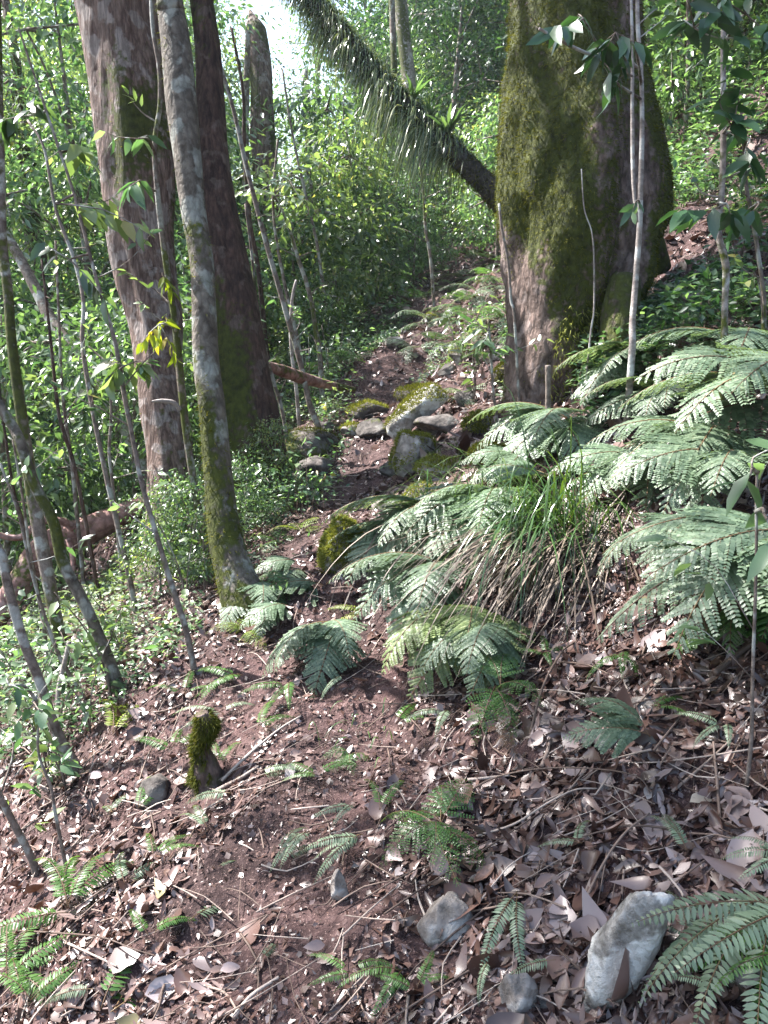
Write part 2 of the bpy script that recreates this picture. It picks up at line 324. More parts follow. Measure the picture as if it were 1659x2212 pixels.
M['fern_yellow'] = leafmat('fern_yellow', [(0, (.10, .16, .02)), (.6, (.18, .24, .03)), (1, (.30, .24, .05))], .5, (1.5, 1.4, .4), .5, .4)
M['fern_sun'] = leafmat('fern_sunlit', [(0, (.09, .13, .05)), (.5, (.17, .22, .09)), (1, (.28, .31, .15))], .4, (1.7, 1.7, .8), .45, .5)  # lighter, yellower copy of the pale fern, sunlight put into its colour
M['fern_dead'] = leafmat('dead_frond', [(0, (.05, .028, .015)), (.5, (.12, .07, .04)), (1, (.22, .14, .08))], .15, (1.3, 1, .6), .6, .3)
M['frond_stem'] = rampmat('frond_stem', [(0, (.07, .035, .02)), (1, (.16, .10, .04))], .5)
M['moss'] = leafmat('moss_tuft', [(0, (.028, .034, .006)), (.5, (.062, .072, .011)), (1, (.13, .13, .025))], .3, (1.5, 1.4, .5), .8, .1)
M['moss_bright'] = leafmat('moss_bright_tuft', [(0, (.055, .065, .012)), (.5, (.13, .145, .03)), (1, (.24, .25, .07))], .35, (1.5, 1.4, .5), .8, .1)
M['grass'] = leafmat('tussock_blade', [(0, (.03, .07, .02)), (.6, (.06, .13, .035)), (1, (.12, .18, .05))], .3, (1.5, 1.5, .5), .28, .7)
M['thatch'] = leafmat('dead_thatch', [(0, (.04, .026, .018)), (.5, (.10, .07, .05)), (1, (.22, .17, .125))], .15, (1, .9, .6), .6)
M['strand'] = leafmat('strap_fern', [(0, (.035, .06, .025)), (.5, (.11, .15, .08)), (1, (.26, .28, .15))], .3, (1.6, 1.6, .6), .22, .8)
M['bark_red'] = barkmat('bark_reddish', (.09, .052, .04), (.27, .19, .155), lich=.7, lichen=(.33, .28, .255), scale=10, stretch=.18, crack=.55, bump=1, distance=.03)
M['bark_flaky'] = barkmat('bark_flaky_pink', (.16, .11, .10), (.42, .32, .30), lich=.4, lichen=(.5, .44, .43), scale=9, bump=1, distance=.03, stretch=.4)
M['bark_grey'] = barkmat('bark_grey_lichen', (.07, .055, .042), (.18, .155, .125), lich=.7, lichen=(.27, .275, .24), scale=7, bump=.8, stretch=.6, crack=.5)
M['bark_dark'] = barkmat('bark_dark_brown', (.035, .02, .015), (.12, .07, .055), lich=.5, lichen=(.17, .13, .11), scale=9, stretch=.2, bump=1, distance=.03)
M['bark_mossy'] = barkmat('bark_mossy', (.055, .036, .028), (.22, .155, .13), lich=.35, lichen=(.30, .24, .22), scale=6, bump=1, distance=.04, stretch=.5)
M['bark_pale'] = barkmat('bark_pale_smooth', (.16, .13, .115), (.34, .30, .275), lich=.6, lichen=(.45, .45, .43), scale=9, bump=.25, stretch=1.5, crack=.2)
M['bark_sap'] = barkmat('bark_sapling', (.085, .062, .05), (.23, .185, .155), lich=.8, lichen=(.32, .32, .29), scale=10, bump=.4, stretch=.8, crack=.3)
M['bark_log'] = barkmat('bark_log', (.14, .07, .058), (.33, .19, .165), lich=.3, lichen=(.42, .31, .30), scale=3.5, bump=.8, stretch=1, crack=.5)
M['rock'] = barkmat('rock_grey', (.12, .10, .085), (.32, .285, .26), lich=.6, lichen=(.42, .40, .375), scale=5, stretch=1, bump=.9, rough=.75, crack=.25)
M['rock_pale'] = barkmat('rock_pale', (.14, .125, .105), (.42, .40, .37), lich=.9, lichen=(.54, .53, .50), scale=8, stretch=1, bump=.8, rough=.6, distance=.02, crack=.2)
M['rock_dark'] = barkmat('rock_dark', (.04, .035, .031), (.14, .12, .108), lich=.3, lichen=(.22, .22, .2), scale=4, stretch=1, bump=.9, crack=.4)
M['bark_black'] = barkmat('bark_blackish', (.02, .017, .014), (.06, .05, .042), lich=.05, scale=6)

# ------------------------------------------------------------------ ground
def axis(a):
    return np.unique(np.round(np.concatenate(a), 4))
gx = axis([np.linspace(-70, -20, 25), np.linspace(-20, -5, 60), np.linspace(-5, -2.4, 60), np.linspace(-2.4, 2.6, 230), np.linspace(2.6, 6, 70), np.linspace(6, 20, 50), np.linspace(20, 70, 25)])
gy = axis([np.linspace(-30, 0, 24), np.linspace(0, .8, 12), np.linspace(.8, 5.5, 220), np.linspace(5.5, 12, 130), np.linspace(12, 40, 110), np.linspace(40, 90, 40)])
X, Y = np.meshgrid(gx, gy)
Z = gz(X, Y); nx_, ny_ = len(gx), len(gy)
i = np.arange(ny_-1)[:, None]; j = np.arange(nx_-1)[None]
GF = np.stack([i*nx_+j, i*nx_+j+1, (i+1)*nx_+j+1, (i+1)*nx_+j], -1).reshape(-1, 4)
mb = MB(); mb.add(np.stack([X, Y, Z], -1).reshape(-1, 3), GF)
meshobj('ground', mb.mesh('ground', M['soil']), kind='structure')

# ------------------------------------------------------------------ trees with traced trunks
def trunk_pts(px, Y0, Y1, drop=True, top_z=None, top_shift=(0, 0)):
    """px: list from TOP to BOTTOM of (u, v, width in picture units) -> world points bottom..top, radii"""
    n = len(px); Ys = np.linspace(Y0, Y1, n); P = []; rr = []
    for (u, v, w_), y in zip(px[::-1], Ys):
        p = at(u, v, y); P.append(p); f = proj(p)[2]; rr.append(w_*.5/F*f)
    P = list(P)
    if drop:
        b = P[0]; g0 = float(gz(b[0], b[1])); dz = b[2]-g0
        if dz > .12:
            d = nrm(P[0]-P[1]); d = d*0+np.array([d[0]*.5, 0, -1]); P.insert(0, b+d*(dz+.12)); rr.insert(0, rr[0]*1.1)
        else: P.insert(0, b+np.array([0, 0, -.15])); rr.insert(0, rr[0]*1.1)
    if top_z and top_z > P[-1][2]:
        d = nrm(P[-1]-P[-2]); d = d/max(d[2], .3); t = top_z-P[-1][2]
        P.append(P[-1]+d*t*.5+np.array([top_shift[0]*.5, top_shift[1]*.5, 0])); rr.append(rr[-1]*.85)
        P.append(P[-2]*0+P[-1]+d*t*.5+np.array([top_shift[0]*.5, top_shift[1]*.5, 0])); rr.append(rr[-1]*.7)
    return np.array(P), np.array(rr)
def moss_of(V, dirs_or_n, amt, seed, side=(-.5, -.2, .4)):
    if seed == 3: amt = amt+.22*np.clip(dirs_or_n[:, 0]*2, 0, 1)-.75*np.clip(((.15-1.1*(V[:, 2]-1.1))-dirs_or_n[:, 0])*3.5, 0, 1)-.45*np.clip((V[:, 2]-3.)*2, 0, 1)*np.clip((-.45-dirs_or_n[:, 0])*5, 0, 1)
    if seed == 5: amt = amt+.30*np.clip((1.4-V[:, 2])/1.0, 0, 1)
    m = amt+fbm3(V*np.array([3., 3., 1.5])+seed*2.1, 3)*1.1+.12*(dirs_or_n@nrm(np.array(side)))
    return np.clip(m, 0, 1)
def crown_clusters(centres, radii, ncl, nleaf, g, leafL, flat=.6, spread=.3):
    """leaf positions, directions, normals for clusters strewn in ellipsoids"""
    P = []; D = []; centres = np.asarray(centres, float)
    k = g.integers(0, len(centres), ncl); rad = np.asarray(radii)[k]
    q = nrm(g.normal(size=(ncl, 3)))*(g.random((ncl, 1))**.45)*rad[:, None]*np.array([1, 1, flat]); c = centres[k]+q
    for _ in range(1):
        a = g.normal(size=(ncl, nleaf, 3))*spread*np.array([1, 1, .45]); pos = c[:, None]+a
        d = nrm(a+np.array([0, 0, -.12])+g.normal(size=a.shape)*.12)
    N = nrm(np.array([0, 0, 1.])+g.normal(size=(ncl*nleaf, 3))*.45)
    return pos.reshape(-1, 3), d.reshape(-1, 3), N, c
def add_leaves(mb, P, D, N, L, W, g, mat=0, kind='low', tint=None, curl=.15, cup=.2):
    n = len(P); V, f, m = leaves(P, D, N, L*g.uniform(.65, 1.25, n), W*g.uniform(.7, 1.2, n), curl, cup, kind)
    tt = np.clip(g.random(n) if tint is None else tint+g.normal(size=n)*.15, 0, 1); mb.add(V, f, mat, np.repeat(tt, m))
def traced_tree(name, label, cat, px, Y0, Y1=None, mat='bark_sap', n=14, amp=.12, moss=.1, ridge=0., top_z=None, top_shift=(0, 0), flare=0., crown=None, tuft=0, leafs=None, group=None, seed=0, drop=True, seg=None, extra=None, tuftmat='moss', partname='trunk'):
    g = rng(seed+100)
    if Y1 is None: Y1 = Y0
    P, rr = trunk_pts(px, Y0, Y1, drop, top_z, top_shift)
    if seg is None: seg = max(8, 6*len(P))
    L = P[0].copy(); root = rootobj(name, L, label, cat, group)
    V, fs, (C, r, dirs) = tube(P, rr, n, seg, amp, 4., seed, ridge)
    if flare:
        nn = seg*n; z = np.repeat(C[:, 2]-P[0][2], n); th = np.tile(np.arange(n)/n*2*PI, seg)
        lob = 1+.5*np.cos(th*3+seed)+.3*np.cos(th*5+2.1*seed)
        k = flare*np.exp(-z/.28)*lob; cc = np.repeat(C, n, 0); V[:nn] += (V[:nn]-cc)*k[:, None]*np.array([1, 1, .2])
    mo = np.zeros(len(V)); mo[:seg*n] = moss_of(V[:seg*n], dirs.reshape(-1, 3), moss, seed)
    mb = MB(); mb.add(V, fs, 0, moss=mo)
    meshobj(partname, mb.mesh(partname, M[mat], L), root)
    if tuft:
        Q, N = sample_surface(V, fs[0], tuft, g); mk = moss_of(Q, N, moss, seed)+.3*g.normal(size=tuft)*.5 > .5
        tb = MB(); 
        if mk.sum() > 10:
            tufts(tb, Q[mk], N[mk], g, .022, .005, .7); TBM = (tb, meshobj('moss', tb.mesh('moss', M[tuftmat], L), root))
    if seed == 3:
        Q, N = sample_surface(V, fs[0], 60000, g); u_, v_, f_ = proj(Q); mk = (N[:, 1] < .2) & (np.abs(u_-1262+(v_-740)*.25)+25*fbm3(Q*7, 2) < 58) & (v_ > 660) & (v_ < 870)
        tufts(TBM[0], Q[mk]+N[mk]*(.03+.05*vn3(Q[mk]*14)[:, None]), N[mk], g, .03, .006, 1.0, 1); TBM[1].data = TBM[0].mesh('moss', [M['moss'], M['moss_bright']], L)
    if extra: 
        for nm, px2, y2, m2 in extra:
            P2 = np.array([at(u, v, yy) for (u, v, w_), yy in zip(px2, np.linspace(y2[0], y2[1], len(px2)))]); r2 = np.array([w_*.5/F*y2[0] for u, v, w_ in px2])
            V2, f2, _ = tube(P2, r2, 20 if r2[0] > .05 else 8, 8*len(P2), .22 if r2[0] > .05 else .1, 6, seed+3); b2 = MB(); b2.add(V2, f2, 0, moss=(.62 if m2 == 'bark_mossy' else 0) if r2[0] > .05 else 0); meshobj(nm, b2.mesh(nm, M[m2], L), root)
    lb = MB(); cnt = 0; lm = 'leaf_mid'
    if crown:
        cc, cr, ncl, nl, ll, lm = crown; cc = np.array(cc)
        pos, d, N, c = crown_clusters(cc, cr, int(ncl*.75), nl, g, ll, .55, .19)
        add_leaves(lb, pos, d, N, ll, ll*.42, g); cnt += 1
        lmb = MB()
        for q in cc:
            b0 = P[-1]*(1-.35*g.random())+P[-2]*0 if False else P[-1]
            V2, f2, _ = tube(np.array([b0, (b0+q)/2+g.normal(size=3)*.25, q]), [rr[-1]*.6, rr[-1]*.35, .015], 6, 8); lmb.add(V2, f2)
        for q in c[::4]:
            b0 = cc[np.argmin(((cc-q)**2).sum(1))]; V2, f2, _ = tube(np.array([b0, (b0+q)/2+g.normal(size=3)*.1, q]), [.02, .012, .004], 4, 5); lmb.add(V2, f2)
        meshobj('limbs', lmb.mesh('limbs', M[mat], L), root)
        meshobj('crown', lb.mesh('crown', M[lm], L), root)
    if leafs: sapling_leaves(root, L, leafs, g, P)
    if cat == 'sapling' and len(px) > 3:
        for q in range(4):
            i = int(seg*g.uniform(.3, .92)); c0 = C[i]; a = g.uniform(0, 2*PI); Lt = g.uniform(.10, .34); e = np.array([math.cos(a), math.sin(a)*.6, g.uniform(.1, .9)])*Lt; md = c0+e*.5+g.normal(size=3)*Lt*.12
            tb = MB(); V2, f2, _ = tube(np.array([c0, md, c0+e]), [r[i]*.4, r[i]*.25, .0008], 5, 7); tb.add(V2, f2); meshobj('twig', tb.mesh('twig', M[mat], L), root)
            m = int(g.integers(3, 8)); t = g.uniform(.4, 1, m)[:, None]; b_ = MB(); pp = c0+e*t
            add_leaves(b_, pp, nrm(e+g.normal(size=(m, 3))*Lt*.8-np.array([0, 0, Lt*.5])), nrm(np.array([0, 0, 1.])+g.normal(size=(m, 3))*.5), .06, .026, g, kind='med'); meshobj('leaves', b_.mesh('leaves', M['leaf_bright' if seed % 2 else 'leaf_cool'], L), root)
    return root, P, rr
def sapling_leaves(root, L, leafs, g, P=None, twigmat='bark_sap'):
    """leafs: (u, v, Y, spread in picture units, count, leaf length m, width ratio, material, droop)"""
    bym = {}
    for (u, v, y, sp, nl, ll, wr, mt, dr) in leafs:
        c = at(u, v, y); s = sp/F*y; b = MB(); tb = MB()
        # a twig from the stem to the cluster, forking into leaf-bearing twiglets
        if P is not None:
            i = int(np.argmin(((P-c)**2).sum(1))); i2 = max(0, i-1); a = P[i]*.6+P[i2]*.4; 
            seg = [(np.linalg.norm((P[k]*(1-t)+P[k+1]*t)-c), P[k]*(1-t)+P[k+1]*t) for k in range(len(P)-1) for t in (0, .25, .5, .75)]
            dmin, a = min(seg, key=lambda q: q[0]+.0*q[0])
            V, f, _ = tube(np.array([a, (a+c)/2+g.normal(size=3)*.06*dmin+np.array([0, 0, .08*dmin]), c]), [.006, .0045, .003], 5, 10, 0, 1); tb.add(V, f)
        nt_ = max(2, nl//7)
        for k in range(nt_):
            e = c+g.normal(size=3)*s*np.array([.55, .55, .45]); mdp = (c+e)/2+g.normal(size=3)*s*.1
            V, f, _ = tube(np.array([c, mdp, e]), [.003, .0022, .0012], 4, 5); tb.add(V, f)
            m = max(3, nl//nt_); t = np.linspace(.25, 1, m)[:, None]; pos = c*(1-t)**2+2*mdp*t*(1-t)+e*t*t
            ax = nrm(e-c); sd_ = nrm(np.cross(ax, [0, 0, 1.])+1e-5); sg = np.where(np.arange(m) % 2, 1, -1)[:, None]
            d = nrm(ax*.6+sd_*sg*.9+g.normal(size=(m, 3))*.3+np.array([0, 0, -dr])); N = nrm(np.array([0, -.15, 1.])+g.normal(size=(m, 3))*.5)
            add_leaves(b, pos, d, N, ll, ll*wr, g, kind='med', curl=.25, cup=.18)
        meshobj('twig', tb.mesh('twig', M[twigmat], L), root); meshobj('leaves', b.mesh('leaves', M[mt], L), root)

# the traced trunks -------------------------------------------------
TT = traced_tree
TT('mossy_tree', 'huge old tree trunk wrapped in dark olive moss, swelling at the base', 'tree',
   [(1242, -60, 240), (1245, 0, 250), (1240, 100, 276), (1237, 200, 295), (1243, 300, 317), (1246, 400, 322), (1240, 500, 318), (1228, 600, 285), (1214, 700, 240), (1204, 800, 205), (1198, 890, 190)], 4.42, 4.7,
   mat='bark_mossy', n=96, seg=220, amp=.20, ridge=.18, moss=.68, flare=.05, tuft=120000, seed=3, top_z=7.5,
   crown=([(1.4, 4.9, 8.6), (2.6, 4.2, 8.8), (.6, 5.4, 9), (2.4, 5.8, 8.6), (3.6, 5, 8.9)], [1.4]*5, 250, 44, .12, 'leaf_mid'),
   extra=[('root', [(1340, 300, 50), (1368, 400, 60), (1395, 480, 60), (1425, 580, 50)], (4.6, 5.1), 'bark_mossy'),
          ('root', [(1350, 600, 60), (1340, 700, 80), (1325, 790, 70)], (4.15, 4.0), 'bark_mossy')])
TT('reddish_tree', 'big reddish-brown tree with flaky bark and moss high on its left side', 'tree',
   [(250, -60, 185), (255, 0, 185), (283, 200, 165), (296, 330, 150), (308, 550, 132), (336, 700, 112), (342, 787, 100), (352, 880, 96), (364, 987, 92), (362, 1100, 96), (358, 1240, 104)], 4.4, 5.2,
   mat='bark_red', n=64, seg=260, amp=.13, ridge=.22, moss=.30, flare=.35, tuft=9000, seed=11, top_z=7,
   crown=([(-2.6, 5.6, 8), (-1.4, 6.2, 8.6), (-3.0, 4.4, 8.6), (-1.6, 4.8, 8.9)], [1.3]*4, 200, 44, .12, 'leaf_mid'))
TT('lichen_tree', 'slender grey trunk mottled with pale lichen, bending to a mossy foot', 'tree',
   [(362, -50, 54), (367, 0, 55), (382, 112, 62), (392, 225, 64), (405, 337, 60), (417, 450, 56), (434, 560, 53), (440, 660, 52), (446, 787, 54), (459, 887, 56), (472, 1037, 62), (484, 1137, 68), (508, 1237, 78), (546, 1335, 100)], 3.2, 4.0,
   mat='bark_grey', n=40, seg=220, amp=.10, ridge=.1, moss=.34, flare=.3, tuft=9000, seed=5, top_z=6.5,
   crown=([(-1.4, 4.2, 7.6), (-.4, 4.8, 8), (-2.2, 4.8, 8)], [1.3]*3, 190, 44, .11, 'leaf_mid'))
TT('buttressed_tree', 'dark brown trunk widening into a shadowy flared base behind the lichen-patched one', 'tree',
   [(432, -50, 44), (436, 0, 46), (450, 110, 52), (455, 225, 60), (460, 337, 68), (468, 450, 82), (485, 560, 96), (505, 670, 102), (524, 787, 108), (540, 900, 116), (556, 1000, 130), (566, 1110, 150)], 4.7, 5.4,
   mat='bark_dark', n=56, seg=240, amp=.12, ridge=.35, moss=.24, flare=.4, tuft=5000, seed=8, top_z=7,
   crown=([(-.8, 6.6, 8.4), (.4, 6.2, 8.7), (-.4, 7.6, 8.8), (1.2, 7.2, 8.8)], [1.3]*4, 260, 44, .12, 'leaf_mid'))
TT('broken_topped_tree', 'grey-brown tree with a stubby broken top below the sky gap', 'tree',
   [(540, 22, 5), (545, 40, 20), (552, 62, 42), (556, 80, 46), (562, 150, 50), (566, 220, 48), (572, 345, 54), (578, 450, 58)], 12, 12.5, mat='bark_red', n=18, amp=.14, moss=.35, seed=12)
TT('pale_tree', 'whitish mottled trunk rising above the shaggy leaning trunk', 'tree',
   [(863, -60, 24), (865, 0, 27), (872, 80, 29), (882, 160, 30), (890, 260, 30), (900, 420, 32)], 13, 13.4, mat='bark_pale', n=14, amp=.08, moss=.2, seed=13, top_z=9)
TT('pale_tree', 'thinner mossy twin close along the left of the whitish trunk', 'tree',
   [(842, -60, 12), (846, 0, 13), (849, 80, 13), (851, 150, 14), (848, 280, 14), (851, 400, 15), (868, 470, 17), (888, 525, 20)], 12.4, 12.8, mat='bark_sap', n=10, amp=.1, moss=.45, seed=14, top_z=8)
TT('slender_tree', 'straight mossy trunk on the bank beyond the huge mossy one', 'tree',
   [(1482, -60, 38), (1480, 0, 40), (1480, 130, 41), (1478, 250, 42), (1476, 350, 43), (1480, 450, 50)], 8.4, 8.8, mat='bark_mossy', n=20, amp=.1, moss=.52, tuft=5000, seed=15, top_z=8,
   crown=([(4.2, 8.6, 9.4), (5.2, 8, 9.8), (3.4, 9.4, 10)], [1.5]*3, 260, 40, .12, 'leaf_mid'))
TT('slender_tree', 'bent mossy trunk deep in the bright leaves at the upper left', 'tree',
   [(44, 190, 22), (56, 260, 26), (62, 330, 28), (68, 420, 28), (76, 500, 30), (84, 560, 32)], 9.5, 10, mat='bark_mossy', n=14, amp=.12, moss=.5, seed=16, top_z=6)
TT('leaning_tree', 'mossy trunk slanting diagonally across the bright foliage toward the reddish one', 'tree',
   [(-30, 440, 20), (30, 535, 22), (75, 620, 24), (110, 690, 25), (150, 745, 26), (200, 815, 27), (243, 875, 28), (285, 955, 28), (325, 1040, 30)], 5.6, 6.4, mat='bark_sap', n=16, amp=.1, moss=.40, tuft=3000, seed=17)
TT('slender_tree', 'dark wavy trunk near the left edge crossing in front of the log', 'tree',
   [(2, 380, 17), (5, 520, 19), (18, 640, 21), (25, 737, 22), (45, 887, 24), (68, 1050, 29), (92, 1187, 30), (118, 1320, 27), (142, 1440, 26)], 3.73, 4.1, mat='bark_sap', n=16, amp=.08, moss=.42, seed=18, top_z=5.5,
   crown=([(-3.6, 3.5, 6.2), (-4.6, 3.6, 7.0), (-5.2, 3.3, 7.6)], [1.15]*3, 95, 44, .10, 'leaf_mid'))
TT('slender_tree', 'grey mottled trunk curving down to the right past the log', 'tree',
   [(-30, 780, 17), (-2, 870, 19), (30, 925, 22), (45, 960, 24), (75, 1047, 23), (115, 1127, 23), (135, 1212, 24), (175, 1290, 25), (212, 1370, 25), (258, 1492, 28)], 3.08, 3.3, mat='bark_grey', n=16, amp=.07, moss=.2, seed=19, top_z=4.8,
   crown=([(-3.8, 2.8, 6), (-4.8, 3.0, 6.4), (-4.4, 2., 6.4)], [1.2]*3, 75, 44, .10, 'leaf_mid'))
TT('slender_tree', 'thin brownish trunk ending in the litter beside yellow fronds', 'tree',
   [(-30, 1120, 15), (0, 1190, 17), (20, 1277, 20), (50, 1382, 21), (85, 1470, 22), (110, 1550, 24), (135, 1610, 26), (165, 1668, 30)], 2.67, 2.8, mat='bark_sap', n=16, amp=.08, moss=.3, seed=20, top_z=4.2,
   crown=([(-3.8, 1.7, 5.8), (-3.2, 2.6, 5.4), (-4.6, 1.3, 6)], [1.1]*3, 55, 44, .09, 'leaf_mid'))
TT('sapling', 'short dark stem rising out of the lower left corner of the leaf litter', 'sapling',
   [(-60, 1600, 12), (-10, 1700, 14), (30, 1780, 15), (75, 1872, 17)], 2.24, 2.25, mat='bark_sap', n=10, amp=.06, seed=21)
TT('sapling', 'thin forked dark twig-stem standing in the litter at the lower left', 'sapling',
   [(78, 1500, 5), (82, 1560, 6), (84, 1630, 6), (110, 1700, 7), (120, 1760, 8), (140, 1860, 9), (148, 1910, 9)], 2.1, 2.15, mat='bark_sap', n=8, amp=.05, seed=22,
   leafs=[(75, 1520, 2.1, 60, 8, .055, .5, 'leaf_cool', .3), (20, 1480, 2.1, 50, 6, .055, .5, 'leaf_cool', .3), (30, 1560, 2.1, 45, 5, .05, .5, 'leaf_bright', .3)])
TT('sapling', 'thin straight sapling leaning left, foot hidden by small glossy leaves', 'sapling',
   [(60, 260, 5), (95, 320, 6), (120, 450, 7), (160, 560, 8), (180, 650, 8), (178, 737, 9), (192, 840, 10), (215, 960, 11), (245, 1097, 12), (275, 1225, 13)], 4.0, 4.6, seed=23)
TT('sapling', 'thin dark sapling with bright hanging leaves at mid height', 'sapling',
   [(40, 60, 4), (80, 180, 5), (120, 300, 6), (160, 420, 6), (205, 590, 8), (248, 737, 9), (270, 862, 10), (290, 962, 10), (307, 1047, 11), (340, 1162, 11), (370, 1262, 12), (402, 1362, 13), (422, 1465, 14)], 2.88, 3.2, seed=24,
   leafs=[(270, 790, 3.0, 60, 22, .10, .45, 'leaf_bright', .8), (150, 560, 3.1, 110, 16, .10, .4, 'leaf_mid', .8), (120, 440, 3.1, 110, 16, .11, .4, 'leaf_bright', .9), (60, 250, 3.2, 120, 20, .11, .38, 'leaf_mid', .9), (170, 330, 3.2, 90, 12, .10, .4, 'leaf_bright', .9)])
TT('sapling', 'rough brown sapling standing against the reddish trunk, one pale bare stub', 'sapling',
   [(325, -40, 8), (330, 60, 9), (344, 150, 10), (345, 230, 11), (334, 310, 11), (340, 415, 12), (356, 550, 13), (375, 675, 14), (385, 760, 16), (392, 837, 17), (406, 962, 17), (426, 1087, 18), (448, 1215, 20)], 3.8, 4.1, mat='bark_sap', n=12, moss=.3, seed=25,
   extra=[('stub', [(328, 867, 4), (350, 866, 9), (375, 870, 10), (389, 885, 10)], (3.8, 3.85), 'bark_pale')],
   leafs=[(300, 390, 3.8, 55, 14, .11, .4, 'leaf_cool', .9), (345, 700, 3.7, 60, 30, .07, .42, 'fern_yellow', .9), (350, 590, 3.7, 45, 14, .06, .4, 'fern_yellow', .8), (300, 300, 3.8, 50, 8, .10, .35, 'leaf_cool', .8)])
TT('sapling', 'long thin stem slanting down right from the canopy to the path edge', 'sapling',
   [(430, -40, 8), (445, 20, 9), (470, 120, 9), (505, 240, 9), (530, 350, 10), (555, 450, 10), (582, 550, 11), (605, 630, 11), (625, 700, 12), (650, 790, 12), (668, 870, 13), (690, 932, 15)], 5.6, 5.9, seed=26)
TT('sapling', 'thin stem with bare crooked twigs left of the path', 'sapling',
   [(585, 400, 5), (620, 480, 6), (645, 560, 8), (670, 640, 9), (680, 700, 10), (690, 760, 11), (694, 820, 12)], 6.8, 7, seed=27,
   leafs=[(590, 420, 6.8, 110, 60, .10, .45, 'leaf_bright', .3), (620, 380, 6.8, 110, 60, .10, .45, 'leaf_bright', .3)])
TT('sapling', 'bare grey forked twig-stem left of the climbing path', 'sapling',
   [(640, 605, 6), (632, 640, 7), (628, 700, 8), (630, 760, 8), (640, 840, 9)], 6.2, 6.3, mat='bark_pale', seed=28)
TT('sapling', 'slim grey stem forking in two before the huge mossy trunk', 'sapling',
   [(1376, -60, 8), (1378, 60, 9), (1385, 150, 9), (1387, 280, 10), (1384, 400, 11), (1381, 500, 12), (1372, 620, 13), (1366, 700, 14), (1365, 765, 15)], 3.4, 3.6, mat='bark_pale', n=12, amp=.06, seed=29, top_z=4.5,
   extra=[('branch', [(1376, 480, 6), (1368, 390, 8), (1366, 250, 8), (1366, 100, 7), (1362, -40, 6)], (3.4, 3.55), 'bark_pale'),
          ('branch', [(1366, 165, 4), (1330, 140, 5), (1280, 120, 6), (1230, 98, 6), (1165, 62, 5)], (3.4, 3.0), 'bark_pale')],
   leafs=[(1330, 70, 3.1, 120, 30, .10, .42, 'leaf_dark', .7), (1260, 40, 3.1, 100, 18, .10, .42, 'leaf_dark', .7), (1378, 432, 3.35, 30, 4, .07, .4, 'leaf_cool', .3), (1300, 130, 3.2, 80, 8, .11, .45, 'leaf_dark', .8)])
TT('sapling', 'crooked pale sapling with large dark glossy leaves on the right bank', 'sapling',
   [(1570, -60, 9), (1567, 0, 10), (1562, 100, 11), (1563, 250, 12), (1560, 400, 13), (1552, 500, 14), (1568, 575, 16), (1566, 650, 14), (1564, 737, 15), (1560, 885, 18)], 3.1, 3.2, mat='bark_pale', n=12, amp=.08, seed=30, top_z=4.5,
   leafs=[(1580, 270, 3.0, 110, 22, .12, .5, 'leaf_dark', .6), (1570, 440, 3.0, 110, 16, .11, .5, 'leaf_dark', .6), (1500, 60, 2.9, 130, 30, .10, .42, 'leaf_dark', .7), (1610, 30, 2.9, 110, 26, .10, .42, 'leaf_dark', .7)])
TT('sapling', 'thin sapling close to the right edge with a few broad leaves', 'sapling',
   [(1600, 230, 5), (1607, 325, 7), (1612, 400, 8), (1625, 470, 8), (1638, 550, 9), (1650, 650, 10), (1648, 760, 11), (1640, 830, 12)], 3.3, 3.4, mat='bark_sap', seed=31,
   leafs=[(1620, 300, 3.2, 80, 12, .11, .5, 'leaf_dark', .6), (1640, 440, 3.2, 80, 10, .10, .5, 'leaf_dark', .6)])
TT('sapling', 'young stem topped by long pale shiny leaves over the pale fern', 'sapling',
   [(1636, 1000, 5), (1634, 1080, 6), (1634, 1180, 6), (1632, 1280, 7), (1626, 1450, 8), (1622, 1612, 9)], 1.53, 1.62, mat='bark_sap', seed=32,
   leafs=[(1625, 1010, 1.55, 70, 7, .12, .28, 'leaf_cool', .2), (1650, 1110, 1.55, 60, 5, .10, .4, 'leaf_cool', .3)])
TT('sapling', 'small leafy stem growing on the slope left of the huge mossy trunk', 'sapling',
   [(1055, 690, 4), (1060, 760, 5), (1066, 850, 5), (1072, 900, 6)], 4.2, 4.2, seed=33,
   leafs=[(1055, 715, 4.2, 50, 12, .11, .35, 'leaf_cool', .4), (1050, 760, 4.2, 40, 8, .10, .35, 'leaf_cool', .5)])
TT('hanging_vine', 'thin woody vine hanging along the left edge of the huge mossy trunk', 'vine',
   [(1078, 440, 5), (1085, 500, 6), (1098, 570, 6), (1104, 650, 6), (1112, 700, 6)], 4.15, 4.2, mat='bark_sap', seed=34)
TT('climbing_vine', 'pale thread-like vine climbing the front of the huge mossy trunk', 'vine',
   [(1256, 365, 3), (1262, 450, 3), (1278, 500, 3), (1283, 560, 4), (1283, 670, 4), (1276, 720, 4)], 3.86, 3.86, mat='bark_pale', seed=35, n=6)
